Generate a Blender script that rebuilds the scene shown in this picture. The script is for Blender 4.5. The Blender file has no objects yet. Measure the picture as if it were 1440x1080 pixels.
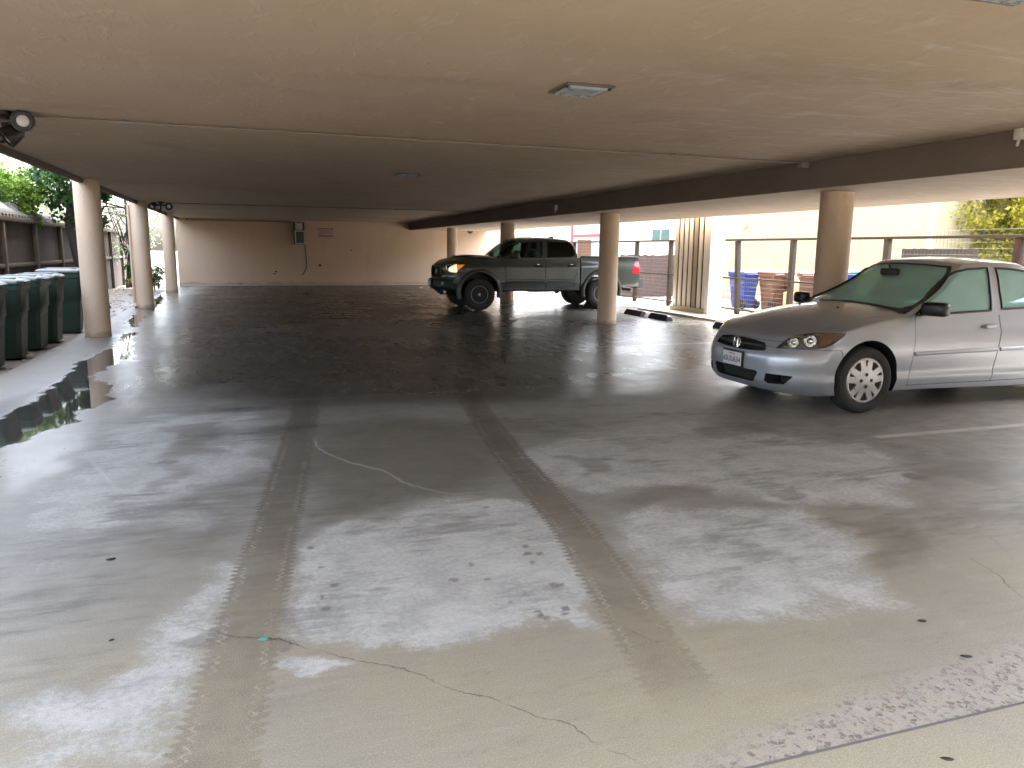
import bpy, bmesh, math, random
import numpy as np
from mathutils import Vector, Matrix
from mathutils.bvhtree import BVHTree
R = math.radians
rng = np.random.default_rng(7)
random.seed(7)
scene = bpy.context.scene
COL = scene.collection
H = 2.50          # main ceiling height
HL = 2.20         # dropped bay ceiling height

# ------------------------------------------------------------------ camera
CAM_H, FOC = 1.47, 1082.0
RT = np.array([0.94794168, -0.31827687, 0.01031539])
UP = np.array([0.04517449, 0.16647002, 0.98501117])
FW = np.array([0.31522348, 0.93326715, -0.17218186])
EYE = np.array([0, 0, CAM_H])
cd = bpy.data.cameras.new('camera'); cam = bpy.data.objects.new('camera', cd); COL.objects.link(cam)
cd.sensor_width = 36; cd.lens = FOC / 1440 * 36; cd.clip_end = 600; cd.clip_start = 0.05
M = Matrix([[RT[i], UP[i], -FW[i], EYE[i]] for i in range(3)] + [[0, 0, 0, 1]])
cam.matrix_world = M
scene.camera = cam

def ray(x, y): return RT * (x - 720) / FOC - UP * (y - 540) / FOC + FW
def atZ(x, y, z=0.0):
    d = ray(x, y); return EYE + d * ((z - CAM_H) / d[2])
def atY(x, y, Y):
    d = ray(x, y); return EYE + d * (Y / d[1])
def atX(x, y, X):
    d = ray(x, y); return EYE + d * (X / d[0])

# ------------------------------------------------------------------ node helper
class NT:
    def __init__(s, name):
        s.m = bpy.data.materials.new(name); s.m.use_nodes = True
        s.t = s.m.node_tree; s.t.nodes.clear()
        s.out = s.t.nodes.new('ShaderNodeOutputMaterial')
    def n(s, typ, **kw):
        nd = s.t.nodes.new(typ)
        for k, v in kw.items():
            if k.startswith('_'): setattr(nd, k[1:], v)
        return nd
    def put(s, sock, v):
        if v is None: return
        if isinstance(v, bpy.types.NodeSocket): s.t.links.new(v, sock)
        elif isinstance(v, (tuple, list)):
            sock.default_value = tuple(v) + ((1,) if len(v) == 3 and sock.type == 'RGBA' else ())
        else: sock.default_value = v
    def math(s, op, a, b=0.0, c=None, clamp=False):
        nd = s.n('ShaderNodeMath', _operation=op, _use_clamp=clamp)
        s.put(nd.inputs[0], a); s.put(nd.inputs[1], b)
        if c is not None: s.put(nd.inputs[2], c)
        return nd.outputs[0]
    def add(s, a, b): return s.math('ADD', a, b)
    def sub(s, a, b): return s.math('SUBTRACT', a, b)
    def mul(s, a, b): return s.math('MULTIPLY', a, b)
    def mx(s, a, b): return s.math('MAXIMUM', a, b)
    def mn(s, a, b): return s.math('MINIMUM', a, b)
    def ss(s, v, a, b):
        nd = s.n('ShaderNodeMapRange', _interpolation_type='SMOOTHSTEP')
        s.put(nd.inputs[0], v); s.put(nd.inputs[1], a); s.put(nd.inputs[2], b); s.put(nd.inputs[3], 0.0); s.put(nd.inputs[4], 1.0)
        return nd.outputs[0]
    def mr(s, v, a, b, c, d):
        nd = s.n('ShaderNodeMapRange')
        for i, q in enumerate((v, a, b, c, d)): s.put(nd.inputs[i], q)
        return nd.outputs[0]
    def mix(s, f, a, b, typ='MIX'):
        nd = s.n('ShaderNodeMix', _data_type='RGBA', _blend_type=typ)
        s.put(nd.inputs[0], f); s.put(nd.inputs[6], a); s.put(nd.inputs[7], b)
        return nd.outputs[2]
    def obj(s): return s.n('ShaderNodeTexCoord').outputs['Object']
    def scale(s, v, sx, sy, sz):
        nd = s.n('ShaderNodeMapping'); s.put(nd.inputs[0], v); nd.inputs[3].default_value = (sx, sy, sz); return nd.outputs[0]
    def noise(s, v, sc, det=4, rough=.55, col=False, dist=0.0):
        nd = s.n('ShaderNodeTexNoise'); s.put(nd.inputs['Vector'], v)
        nd.inputs['Scale'].default_value = sc; nd.inputs['Detail'].default_value = det; nd.inputs['Roughness'].default_value = rough
        nd.inputs['Distortion'].default_value = dist
        return nd.outputs[1 if col else 0]
    def voro(s, v, sc, feat='F1', rnd=1.0):
        nd = s.n('ShaderNodeTexVoronoi', _feature=feat); s.put(nd.inputs['Vector'], v); nd.inputs['Scale'].default_value = sc
        nd.inputs['Randomness'].default_value = rnd
        return nd
    def attr(s, name):
        return s.n('ShaderNodeAttribute', _attribute_name=name).outputs['Fac']
    def xyz(s, v):
        nd = s.n('ShaderNodeSeparateXYZ'); s.put(nd.inputs[0], v); return nd.outputs
    def ramp(s, f, stops):
        nd = s.n('ShaderNodeValToRGB'); s.put(nd.inputs[0], f); e = nd.color_ramp.elements
        while len(e) < len(stops): e.new(.5)
        for q, (p, c) in zip(e, stops): q.position = p; q.color = tuple(c) + ((1,) if len(c) == 3 else ())
        return nd.outputs[0]
    def bump(s, h, st=.3, dist=.01):
        nd = s.n('ShaderNodeBump'); nd.inputs['Strength'].default_value = st; nd.inputs['Distance'].default_value = dist
        s.put(nd.inputs['Height'], h); return nd.outputs[0]
    def pbr(s, col, rough=.5, metal=0.0, normal=None, **kw):
        nd = s.n('ShaderNodeBsdfPrincipled')
        s.put(nd.inputs['Base Color'], col); s.put(nd.inputs['Roughness'], rough); s.put(nd.inputs['Metallic'], metal)
        if normal is not None: s.put(nd.inputs['Normal'], normal)
        for k, v in kw.items(): s.put(nd.inputs[k.replace('_', ' ')], v)
        s.t.links.new(nd.outputs[0], s.out.inputs[0]); return nd

def mat(name, col, rough=.5, metal=0.0, var=.12, vs=6.0, bump=0.0, bs=80.0, **kw):
    t = NT(name); v = t.obj()
    f = t.noise(v, vs, 5)
    c = t.mix(f, tuple(x * (1 - var) for x in col), tuple(min(1, x * (1 + var)) for x in col))
    rr = t.mr(t.noise(v, vs * 2.7, 4), .3, .7, max(0, rough - .06), min(1, rough + .06))
    nm = t.bump(t.noise(v, bs, 4), bump, .004) if bump else None
    t.pbr(c, rr, metal, nm, **kw); return t.m

def glass(name, tint, refl=.9, fog=0.0, fogcol=(.5, .7, .7), rough=0.0):
    t = NT(name)
    tr = t.n('ShaderNodeBsdfTransparent'); t.put(tr.inputs[0], tint)
    gl = t.n('ShaderNodeBsdfGlossy'); gl.inputs['Roughness'].default_value = rough; t.put(gl.inputs[0], (1, 1, 1))
    fr = t.n('ShaderNodeFresnel'); fr.inputs[0].default_value = 1.5
    src = tr.outputs[0]
    if fog:
        df = t.n('ShaderNodeBsdfDiffuse'); t.put(df.inputs[0], fogcol)
        tl = t.n('ShaderNodeBsdfTranslucent'); t.put(tl.inputs[0], fogcol)
        ad = t.n('ShaderNodeMixShader'); ad.inputs[0].default_value = .5
        t.t.links.new(df.outputs[0], ad.inputs[1]); t.t.links.new(tl.outputs[0], ad.inputs[2])
        m0 = t.n('ShaderNodeMixShader')
        f = t.mul(t.mr(t.noise(t.obj(), 1.3, 2), .3, .7, .85, 1.12), fog)
        t.put(m0.inputs[0], f)
        t.t.links.new(src, m0.inputs[1]); t.t.links.new(ad.outputs[0], m0.inputs[2]); src = m0.outputs[0]
    mxs = t.n('ShaderNodeMixShader'); t.put(mxs.inputs[0], t.mul(fr.outputs[0], refl))
    t.t.links.new(src, mxs.inputs[1]); t.t.links.new(gl.outputs[0], mxs.inputs[2])
    t.t.links.new(mxs.outputs[0], t.out.inputs[0]); return t.m

# ------------------------------------------------------------------ objects
def tag(o, label=None, cat=None, group=None, kind=None):
    if label: o['label'] = label
    if cat: o['category'] = cat
    if group: o['group'] = group
    if kind: o['kind'] = kind
    return o
def empty(name, loc, label, cat, group=None, rz=0.0):
    o = bpy.data.objects.new(name, None); COL.objects.link(o); o.location = loc; o.rotation_euler = (0, 0, rz)
    o.empty_display_size = .2
    return tag(o, label, cat, group)
def rootloc(o):
    v = Vector((0, 0, 0))
    while o is not None: v += o.location; o = o.parent
    return v
def link(name, me, mats, parent=None, world=True):
    """mesh given in world coordinates; stored relative to its parent's base"""
    o = bpy.data.objects.new(name, me); COL.objects.link(o)
    if mats is not None:
        mi = np.zeros(len(me.polygons), np.int32); me.polygons.foreach_get('material_index', mi)
        me.materials.clear(); ml = mats if isinstance(mats, (list, tuple)) else [mats]
        for m in ml: me.materials.append(m)
        me.polygons.foreach_set('material_index', np.minimum(mi, len(ml) - 1))
    if parent is not None:
        o.parent = parent
        if world: me.transform(Matrix.Translation(-rootloc(parent)))
    return o
def own_origin(o, loc):
    """move a top-level mesh's origin to loc without moving the mesh"""
    o.data.transform(Matrix.Translation(-Vector(loc))); o.location = loc; return o
def dup(o, loc=None, rz=None, parent=None):
    c = o.copy(); COL.objects.link(c)
    if parent is not None: c.parent = parent
    if loc is not None: c.location = loc
    if rz is not None: c.rotation_euler = (0, 0, rz)
    for ch in list(o.children): dup(ch, parent=c)
    return c
def finish(me, ang=35):
    for p in me.polygons: p.use_smooth = True
    me.set_sharp_from_angle(angle=R(ang)); return me

class MB:
    """collects simple shapes into one mesh"""
    def __init__(s): s.b = bmesh.new()
    def box(s, x0, x1, y0, y1, z0, z1, bev=0.0, mi=0, mtx=None):
        r = bmesh.ops.create_cube(s.b, size=1.0)['verts']
        for v in r: v.co = Vector(((x0 + x1) / 2 + v.co.x * (x1 - x0), (y0 + y1) / 2 + v.co.y * (y1 - y0), (z0 + z1) / 2 + v.co.z * (z1 - z0)))
        fs = set(f for v in r for f in v.link_faces)
        for f in fs: f.material_index = mi
        if bev:
            es = list(set(e for v in r for e in v.link_edges))
            q = bmesh.ops.bevel(s.b, geom=es, offset=bev, segments=2, affect='EDGES', profile=.5)
            r = list(set(v for f in q['faces'] for v in f.verts) | set(v for v in r if v.is_valid))
        if mtx is not None: bmesh.ops.transform(s.b, matrix=mtx, verts=[v for v in r if v.is_valid])
        return s
    def tube(s, pts, rad, n=8, mi=0, cap=True):
        pts = [Vector(p) for p in pts]; rads = rad if isinstance(rad, (list, tuple)) else [rad] * len(pts)
        rings = []; up = None
        for i, p in enumerate(pts):
            d = (pts[min(i + 1, len(pts) - 1)] - pts[max(i - 1, 0)]).normalized()
            if up is None or abs(up.dot(d)) > .95: up = Vector((0, 0, 1)) if abs(d.z) < .9 else Vector((1, 0, 0))
            a = d.cross(up).normalized(); b = a.cross(d).normalized(); up = b
            rings.append([s.b.verts.new(p + (a * math.cos(2 * math.pi * k / n) + b * math.sin(2 * math.pi * k / n)) * rads[i]) for k in range(n)])
        for r0, r1 in zip(rings, rings[1:]):
            for k in range(n):
                f = s.b.faces.new((r0[k], r0[(k + 1) % n], r1[(k + 1) % n], r1[k])); f.material_index = mi
        if cap:
            s.b.faces.new(rings[0][::-1]).material_index = mi; s.b.faces.new(rings[-1]).material_index = mi
        return s
    def lathe(s, prof, org, axis, n=24, mi=0, arc=None):
        """prof: (radius, offset along axis)"""
        ax = Vector(axis).normalized(); a = ax.orthogonal().normalized(); b = ax.cross(a); org = Vector(org)
        rings = []
        ks = range(n) if arc is None else range(n + 1)
        for (r, h) in prof:
            rings.append([s.b.verts.new(org + ax * h + (a * math.cos(2 * math.pi * k / n) + b * math.sin(2 * math.pi * k / n)) * max(r, 1e-4)) for k in range(n)])
        for r0, r1 in zip(rings, rings[1:]):
            for k in range(n):
                f = s.b.faces.new((r0[k], r0[(k + 1) % n], r1[(k + 1) % n], r1[k])); f.material_index = mi
        s.b.faces.new(rings[0][::-1]).material_index = mi; s.b.faces.new(rings[-1]).material_index = mi
        return s
    def prism(s, poly, vec, mi=0):
        v = Vector(vec); a = [s.b.verts.new(p) for p in poly]; b = [s.b.verts.new(Vector(p) + v) for p in poly]; n = len(poly)
        s.b.faces.new(a[::-1]).material_index = mi; s.b.faces.new(b).material_index = mi
        for i in range(n): s.b.faces.new((a[i], a[(i + 1) % n], b[(i + 1) % n], b[i])).material_index = mi
        return s
    def loft(s, rings, mi=0, caps=True):
        vs = [[s.b.verts.new(p) for p in r] for r in rings]; n = len(rings[0])
        for a, b in zip(vs, vs[1:]):
            for k in range(n): s.b.faces.new((a[k], a[(k + 1) % n], b[(k + 1) % n], b[k])).material_index = mi
        if caps: s.b.faces.new(vs[0][::-1]).material_index = mi; s.b.faces.new(vs[-1]).material_index = mi
        return s
    def mesh(s, ang=35):
        bmesh.ops.recalc_face_normals(s.b, faces=s.b.faces)
        me = bpy.data.meshes.new('m'); s.b.to_mesh(me); s.b.free(); return finish(me, ang)
    def build(s, name, mats, parent=None, ang=35): return link(name, s.mesh(ang), mats, parent)

def np_mesh(verts, faces, smooth=False):
    me = bpy.data.meshes.new('m'); verts = np.asarray(verts, np.float32); faces = np.asarray(faces, np.int32)
    me.vertices.add(len(verts)); me.vertices.foreach_set('co', verts.ravel())
    k = faces.shape[1]; me.loops.add(faces.size); me.loops.foreach_set('vertex_index', faces.ravel())
    me.polygons.add(len(faces)); me.polygons.foreach_set('loop_start', np.arange(0, faces.size, k, dtype=np.int32))
    me.update(calc_edges=True)
    if smooth: me.polygons.foreach_set('use_smooth', np.ones(len(faces), bool))
    return me
def set_attr(me, name, arr):
    a = me.attributes.new(name, 'FLOAT', 'POINT'); a.data.foreach_set('value', np.asarray(arr, np.float32).ravel())

def spl(pts):
    xs = np.array([p[0] for p in pts], float); ys = np.array([p[1] for p in pts], float)
    m = np.gradient(ys, xs) if len(xs) > 2 else np.full(len(xs), (ys[1] - ys[0]) / (xs[1] - xs[0]))
    def f(x):
        x = min(max(x, xs[0]), xs[-1]); i = min(max(int(np.searchsorted(xs, x)) - 1, 0), len(xs) - 2)
        h = xs[i + 1] - xs[i]; t = (x - xs[i]) / h
        return float(ys[i] * (2*t**3 - 3*t**2 + 1) + m[i] * h * (t**3 - 2*t**2 + t) + ys[i+1] * (-2*t**3 + 3*t**2) + m[i+1] * h * (t**3 - t**2))
    return f

# numpy value noise
def vnoise(x, y, seed=0):
    xi = np.floor(x).astype(np.int64); yi = np.floor(y).astype(np.int64); fx = x - xi; fy = y - yi
    fx = fx * fx * (3 - 2 * fx); fy = fy * fy * (3 - 2 * fy)
    def h(a, b):
        n = (a * 374761393 + b * 668265263 + seed * 982451653) & 0x7fffffff
        n = ((n ^ (n >> 13)) * 1274126177) & 0x7fffffff
        return ((n ^ (n >> 16)) & 0xffff) / 65535.0
    return (h(xi, yi) * (1 - fx) + h(xi + 1, yi) * fx) * (1 - fy) + (h(xi, yi + 1) * (1 - fx) + h(xi + 1, yi + 1) * fx) * fy
def fbm(x, y, oct=4, seed=0):
    a = 0; s = 0; w = 1
    for o in range(oct):
        a = a + w * vnoise(x * 2**o + 17.3 * o, y * 2**o + 9.1 * o, seed + o); s += w; w *= .55
    return a / s
# ------------------------------------------------------------------ render, world, sun
scene.view_settings.view_transform = 'Standard'; scene.view_settings.look = 'None'; scene.view_settings.gamma = 1
scene.view_settings.exposure = 3.93
cy = scene.cycles
cy.use_denoising = True
try: cy.denoiser = 'OPENIMAGEDENOISE'
except Exception: pass
cy.max_bounces = 9; cy.diffuse_bounces = 6; cy.glossy_bounces = 4; cy.transparent_max_bounces = 12; cy.transmission_bounces = 6
cy.caustics_reflective = False; cy.caustics_refractive = False; cy.sample_clamp_indirect = 8
SUN_EL, SUN_AZ = 62, 70      # high soft sun on the right, under cloud
w = bpy.data.worlds.new('World'); scene.world = w; w.use_nodes = True
nt = w.node_tree; bg = nt.nodes['Background']
sky = nt.nodes.new('ShaderNodeTexSky'); sky.sky_type = 'NISHITA'; sky.sun_disc = False
sky.sun_elevation = R(SUN_EL); sky.sun_rotation = R(SUN_AZ); sky.air_density = 1.0; sky.dust_density = 6.0; sky.ozone_density = 1.0
hs = nt.nodes.new('ShaderNodeHueSaturation'); hs.inputs['Saturation'].default_value = .58
nt.links.new(sky.outputs[0], hs.inputs['Color']); nt.links.new(hs.outputs[0], bg.inputs['Color'])
bg.inputs['Strength'].default_value = 0.15
sl = bpy.data.lights.new('sun', 'SUN'); so = bpy.data.objects.new('sun', sl); COL.objects.link(so)
sl.energy = 1.0; sl.angle = R(25); sl.color = (1, .98, .955)
az = R(SUN_AZ); el = R(SUN_EL)
sdir = Vector((math.sin(az) * math.cos(el), math.cos(az) * math.cos(el), math.sin(el)))
so.rotation_euler = (-sdir).to_track_quat('-Z', 'Y').to_euler(); so.location = (-20, -20, 30)

# ------------------------------------------------------------------ carport floor
def seg_dist(X, Y, poly):
    """nearest distance, signed side and arc length to a polyline"""
    best = np.full(X.shape, 1e9); sgn = np.zeros(X.shape); uu = np.zeros(X.shape); acc = 0.0
    for (x0, y0), (x1, y1) in zip(poly[:-1], poly[1:]):
        dx, dy = x1 - x0, y1 - y0; L = math.hypot(dx, dy)
        t = np.clip(((X - x0) * dx + (Y - y0) * dy) / L**2, 0, 1)
        d = np.hypot(X - x0 - t * dx, Y - y0 - t * dy)
        side = ((X - x0) * dy - (Y - y0) * dx) / L
        m = d < best
        best = np.where(m, d, best); sgn = np.where(m, side, sgn); uu = np.where(m, acc + t * L, uu); acc += L
    return best, sgn, uu
def poly_sd(X, Y, poly):
    best, _, _ = seg_dist(X, Y, list(poly) + [poly[0]])
    ins = np.zeros(X.shape, bool); n = len(poly)
    for i in range(n):
        x0, y0 = poly[i]; x1, y1 = poly[(i + 1) % n]
        if y0 == y1: continue
        ins ^= ((y0 > Y) != (y1 > Y)) & (X < (x1 - x0) * (Y - y0) / (y1 - y0) + x0)
    return np.where(ins, best, -best)
def fl(px): return [tuple(atZ(x, y)[:2]) for x, y in px]

FX0, FX1, FY0, FY1 = -2.75, 9.75, 1.68, 31.4
ys = [FY0]
while ys[-1] < FY1: ys.append(ys[-1] + max(.011, .0068 * ys[-1]))
ys = np.array(ys[:-1] + [FY1]); xs = np.arange(FX0, FX1 + .001, .0175)
GX, GY = np.meshgrid(xs, ys)
nx, ny = len(xs), len(ys)
X = GX.ravel(); Y = GY.ravel()
wx = X + (fbm(X * 3, Y * 3, 4, 3) - .5) * .35; wy = Y + (fbm(X * 3, Y * 3, 4, 8) - .5) * .35
wx2 = X + (fbm(X * 1.3, Y * 1.3, 4, 5) - .5) * .5; wy2 = Y + (fbm(X * 1.3, Y * 1.3, 4, 6) - .5) * .5
def sm(v, a, b):
    t = np.clip((v - a) / (b - a), 0, 1); return t * t * (3 - 2 * t)
def region(px, soft, x=None, y=None):
    return sm(poly_sd(wx if x is None else x, wy if y is None else y, fl(px)), -soft, soft)
dry = np.zeros(X.shape)
for px, soft, val in (
    ([(412, 765), (470, 740), (560, 725), (640, 700), (735, 705), (800, 765), (862, 885), (770, 872), (700, 895), (610, 905), (480, 925), (395, 905)], .14, 1.0),
    ([(352, 765), (300, 945), (235, 1079), (60, 1079), (0, 1070), (0, 985), (120, 965), (215, 915), (235, 850), (300, 790)], .22, .92),
    ([(835, 730), (900, 715), (1000, 722), (1120, 705), (1190, 735), (1250, 800), (1275, 850), (1120, 868), (985, 885), (930, 850), (880, 790)], .22, .9),
    ([(395, 925), (480, 935), (455, 960), (385, 965)], .05, .8),
    ([(700, 640), (820, 610), (960, 590), (1200, 620), (1300, 660), (1270, 720), (1000, 700), (830, 690), (770, 680)], .28, .86),
    ([(60, 690), (120, 620), (230, 575), (395, 575), (385, 660), (270, 700), (330, 735), (60, 760), (0, 740)], .22, .80),
    ([(0, 750), (150, 740), (130, 810), (0, 840)], .15, .45),
    ([(450, 560), (640, 552), (700, 600), (640, 620), (520, 590)], .2, .3),
    ([(700, 560), (990, 545), (1000, 590), (760, 600)], .25, .5)):
    dry = np.maximum(dry, val * region(px, soft))
dark = np.zeros(X.shape)
for px, soft, val in (
    ([(440, 605), (560, 585), (690, 595), (740, 655), (695, 690), (560, 720), (440, 740), (415, 690)], .32, .78),
    ([(150, 700), (300, 690), (345, 735), (300, 775), (200, 790), (140, 760)], .14, .45),
    ([(230, 600), (330, 590), (320, 640), (240, 640)], .12, .7),
    ([(215, 640), (275, 650), (260, 690), (210, 690)], .08, .5),
    ([(870, 700), (910, 690), (1000, 690), (1010, 703), (900, 715)], .10, .8),
    ([(800, 640), (860, 640), (870, 665), (810, 668)], .07, .55),
    ([(1180, 735), (1310, 735), (1345, 770), (1290, 815), (1240, 800)], .13, .6),
    ([(1300, 655), (1350, 648), (1440, 640), (1440, 690), (1390, 685), (1310, 668)], .09, .65),
    ([(1080, 690), (1120, 685), (1125, 697), (1090, 700)], .04, .5),
    ([(1200, 715), (1330, 700), (1340, 720), (1220, 728)], .05, .4),
    ([(980, 725), (1100, 725), (1090, 745), (1000, 742)], .06, .4),
    ([(265, 880), (390, 895), (390, 930), (266, 900)], .02, .5),
    ([(370, 760), (430, 745), (440, 752), (380, 775)], .04, .5),
    ([(1040, 560), (1170, 575), (1330, 590), (1300, 610), (1100, 600)], .12, .35),
    ([(560, 590), (900, 575), (1000, 585), (760, 610)], .12, .35)):
    dark = np.maximum(dark, val * region(px, soft))
for (x, y, r) in ((450, 797, .02), (463, 825, .024), (450, 843, .02), (457, 856, .024), (640, 812, .03), (690, 811, .022), (735, 768, .025), (740, 778, .026),
                  (755, 779, .028), (748, 790, .02), (780, 822, .03), (787, 822, .02), (800, 855, .028), (795, 862, .022), (740, 832, .02), (690, 715, .022), (660, 792, .018),
                  (240, 648, .085), (440, 768, .03), (1290, 671, .12), (760, 868, .03), (755, 860, .02), (620, 700, .03), (637, 689, .03), (575, 740, .02), (720, 845, .018)):
    p = atZ(x, y); d = np.hypot((wx * .3 + X * .7) - p[0], ((wy * .3 + Y * .7) - p[1]))
    dark = np.maximum(dark, .75 * (1 - sm(d, r * .6, r * 1.1)))
# far slab: oily and wet, with dimness under the roof put into its colour
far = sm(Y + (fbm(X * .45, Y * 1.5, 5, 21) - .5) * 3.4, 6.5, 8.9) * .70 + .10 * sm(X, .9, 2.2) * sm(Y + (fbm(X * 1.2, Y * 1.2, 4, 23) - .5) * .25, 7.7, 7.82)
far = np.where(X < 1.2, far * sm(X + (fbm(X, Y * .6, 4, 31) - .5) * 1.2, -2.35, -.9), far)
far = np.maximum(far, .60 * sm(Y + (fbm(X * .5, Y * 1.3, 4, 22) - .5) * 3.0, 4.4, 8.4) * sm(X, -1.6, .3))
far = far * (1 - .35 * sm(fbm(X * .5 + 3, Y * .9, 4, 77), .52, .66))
# puddle in the swale along the left edge
pud = np.zeros(X.shape)
pn = (fbm(X * 7, Y * 5, 4, 41) - .5) * .26
for px in ([(-80, 640), (-60, 600), (0, 592), (24, 575), (75, 545), (115, 508), (160, 488), (172, 470), (190, 467), (186, 486), (190, 507), (168, 508), (128, 530), (158, 548), (158, 562), (112, 577), (108, 592), (78, 604), (40, 618), (0, 630)],
           [(178, 452), (198, 436), (205, 438), (190, 462)],
           [(206, 435), (226, 412), (236, 410), (232, 420), (218, 437)]):
    pud = np.maximum(pud, sm(poly_sd(X, Y, fl(px)) + pn, -.02, .02))
wetl = sm(poly_sd(wx, wy, fl([(-90, 760), (-60, 590), (90, 530), (170, 465), (215, 420), (250, 408), (262, 415), (240, 450), (215, 500), (250, 560), (160, 590), (110, 640), (40, 690)])), -.15, .15)
strip = sm(-2.08 - X + (fbm(X * 2, Y * .8, 3, 51) - .5) * .25, -.02, .03)
# tyre tracks
tr = [fl([(441, 500), (432, 560), (414, 640), (382, 760), (348, 880), (325, 980), (296, 1079)]), fl([(640, 525), (655, 552), (716, 640), (805, 740), (872, 838), (905, 890), (945, 950), (985, 1010)])]
tv = np.full(X.shape, 9.0); tu = np.zeros(X.shape); tm = np.zeros(X.shape)
for i, t in enumerate(tr):
    d, sg, u = seg_dist(X, Y, t); m = d < np.abs(tv)
    tv = np.where(m & (d < .5), np.sign(sg) * d, tv); tu = np.where(m, u, tu)
    tm = np.where(d < .3, 1 - sm(Y + (fbm(X * 3, Y * 3, 3, 9) - .5) * .6, 7.2, 9.0) , tm)
    if i == 1: tm = np.where(d < .3, tm * sm(Y, 1.75, 2.7), tm)
# cracks
cdist = np.full(X.shape, 1.0); cmask = np.zeros(X.shape); cwhite = np.zeros(X.shape)
for px, wh in (([(440, 615), (447, 632), (490, 650), (540, 662), (570, 680), (610, 690), (680, 700)], .62),
               ([(268, 880), (330, 893), (400, 900), (455, 915), (500, 930), (560, 940), (640, 968), (700, 985), (750, 1005), (810, 1022), (830, 1040), (880, 1062), (905, 1079)], .1),
               ([(1357, 780), (1397, 803), (1413, 820), (1440, 845)], 0), ([(1387, 750), (1407, 770)], 0),
               ([(30, 590), (140, 581), (250, 572), (330, 563)], 0), ([(127, 648), (150, 670), (168, 692)], .9),
               ([(640, 548), (760, 542), (1000, 531)], .7), ([(640, 640), (690, 655), (740, 660)], .2), ([(870, 880), (920, 905), (960, 900)], 0)):
    p = fl(px); d, sg, u = seg_dist(X, Y, p)
    L = sum(math.dist(a, b) for a, b in zip(p[:-1], p[1:]))
    m = (d < .2)
    on = np.clip(np.minimum(u, L - u) / .25 + .15, 0, 1)
    cdist = np.where(m & (d < np.abs(cdist)), sg + (fbm(X * 9, Y * 9, 3, 61) - .5) * .05, cdist); cmask = np.where(m, np.maximum(cmask, on), cmask); cwhite = np.where(m, wh, cwhite)

idx = np.arange(nx * ny).reshape(ny, nx)
faces = np.stack([idx[:-1, :-1], idx[:-1, 1:], idx[1:, 1:], idx[1:, :-1]], -1).reshape(-1, 4)
# the slab dips a little into the swale
me = np_mesh(np.stack([X, Y, np.zeros_like(X)], 1), faces, True)
for k, v in (('dry', dry), ('dark', dark), ('far', far), ('pud', pud), ('wetl', wetl), ('strip', strip), ('tu', tu), ('tv', tv), ('tm', tm), ('cdist', cdist), ('cmask', cmask), ('cwhite', cwhite)):
    set_attr(me, k, v)

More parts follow.
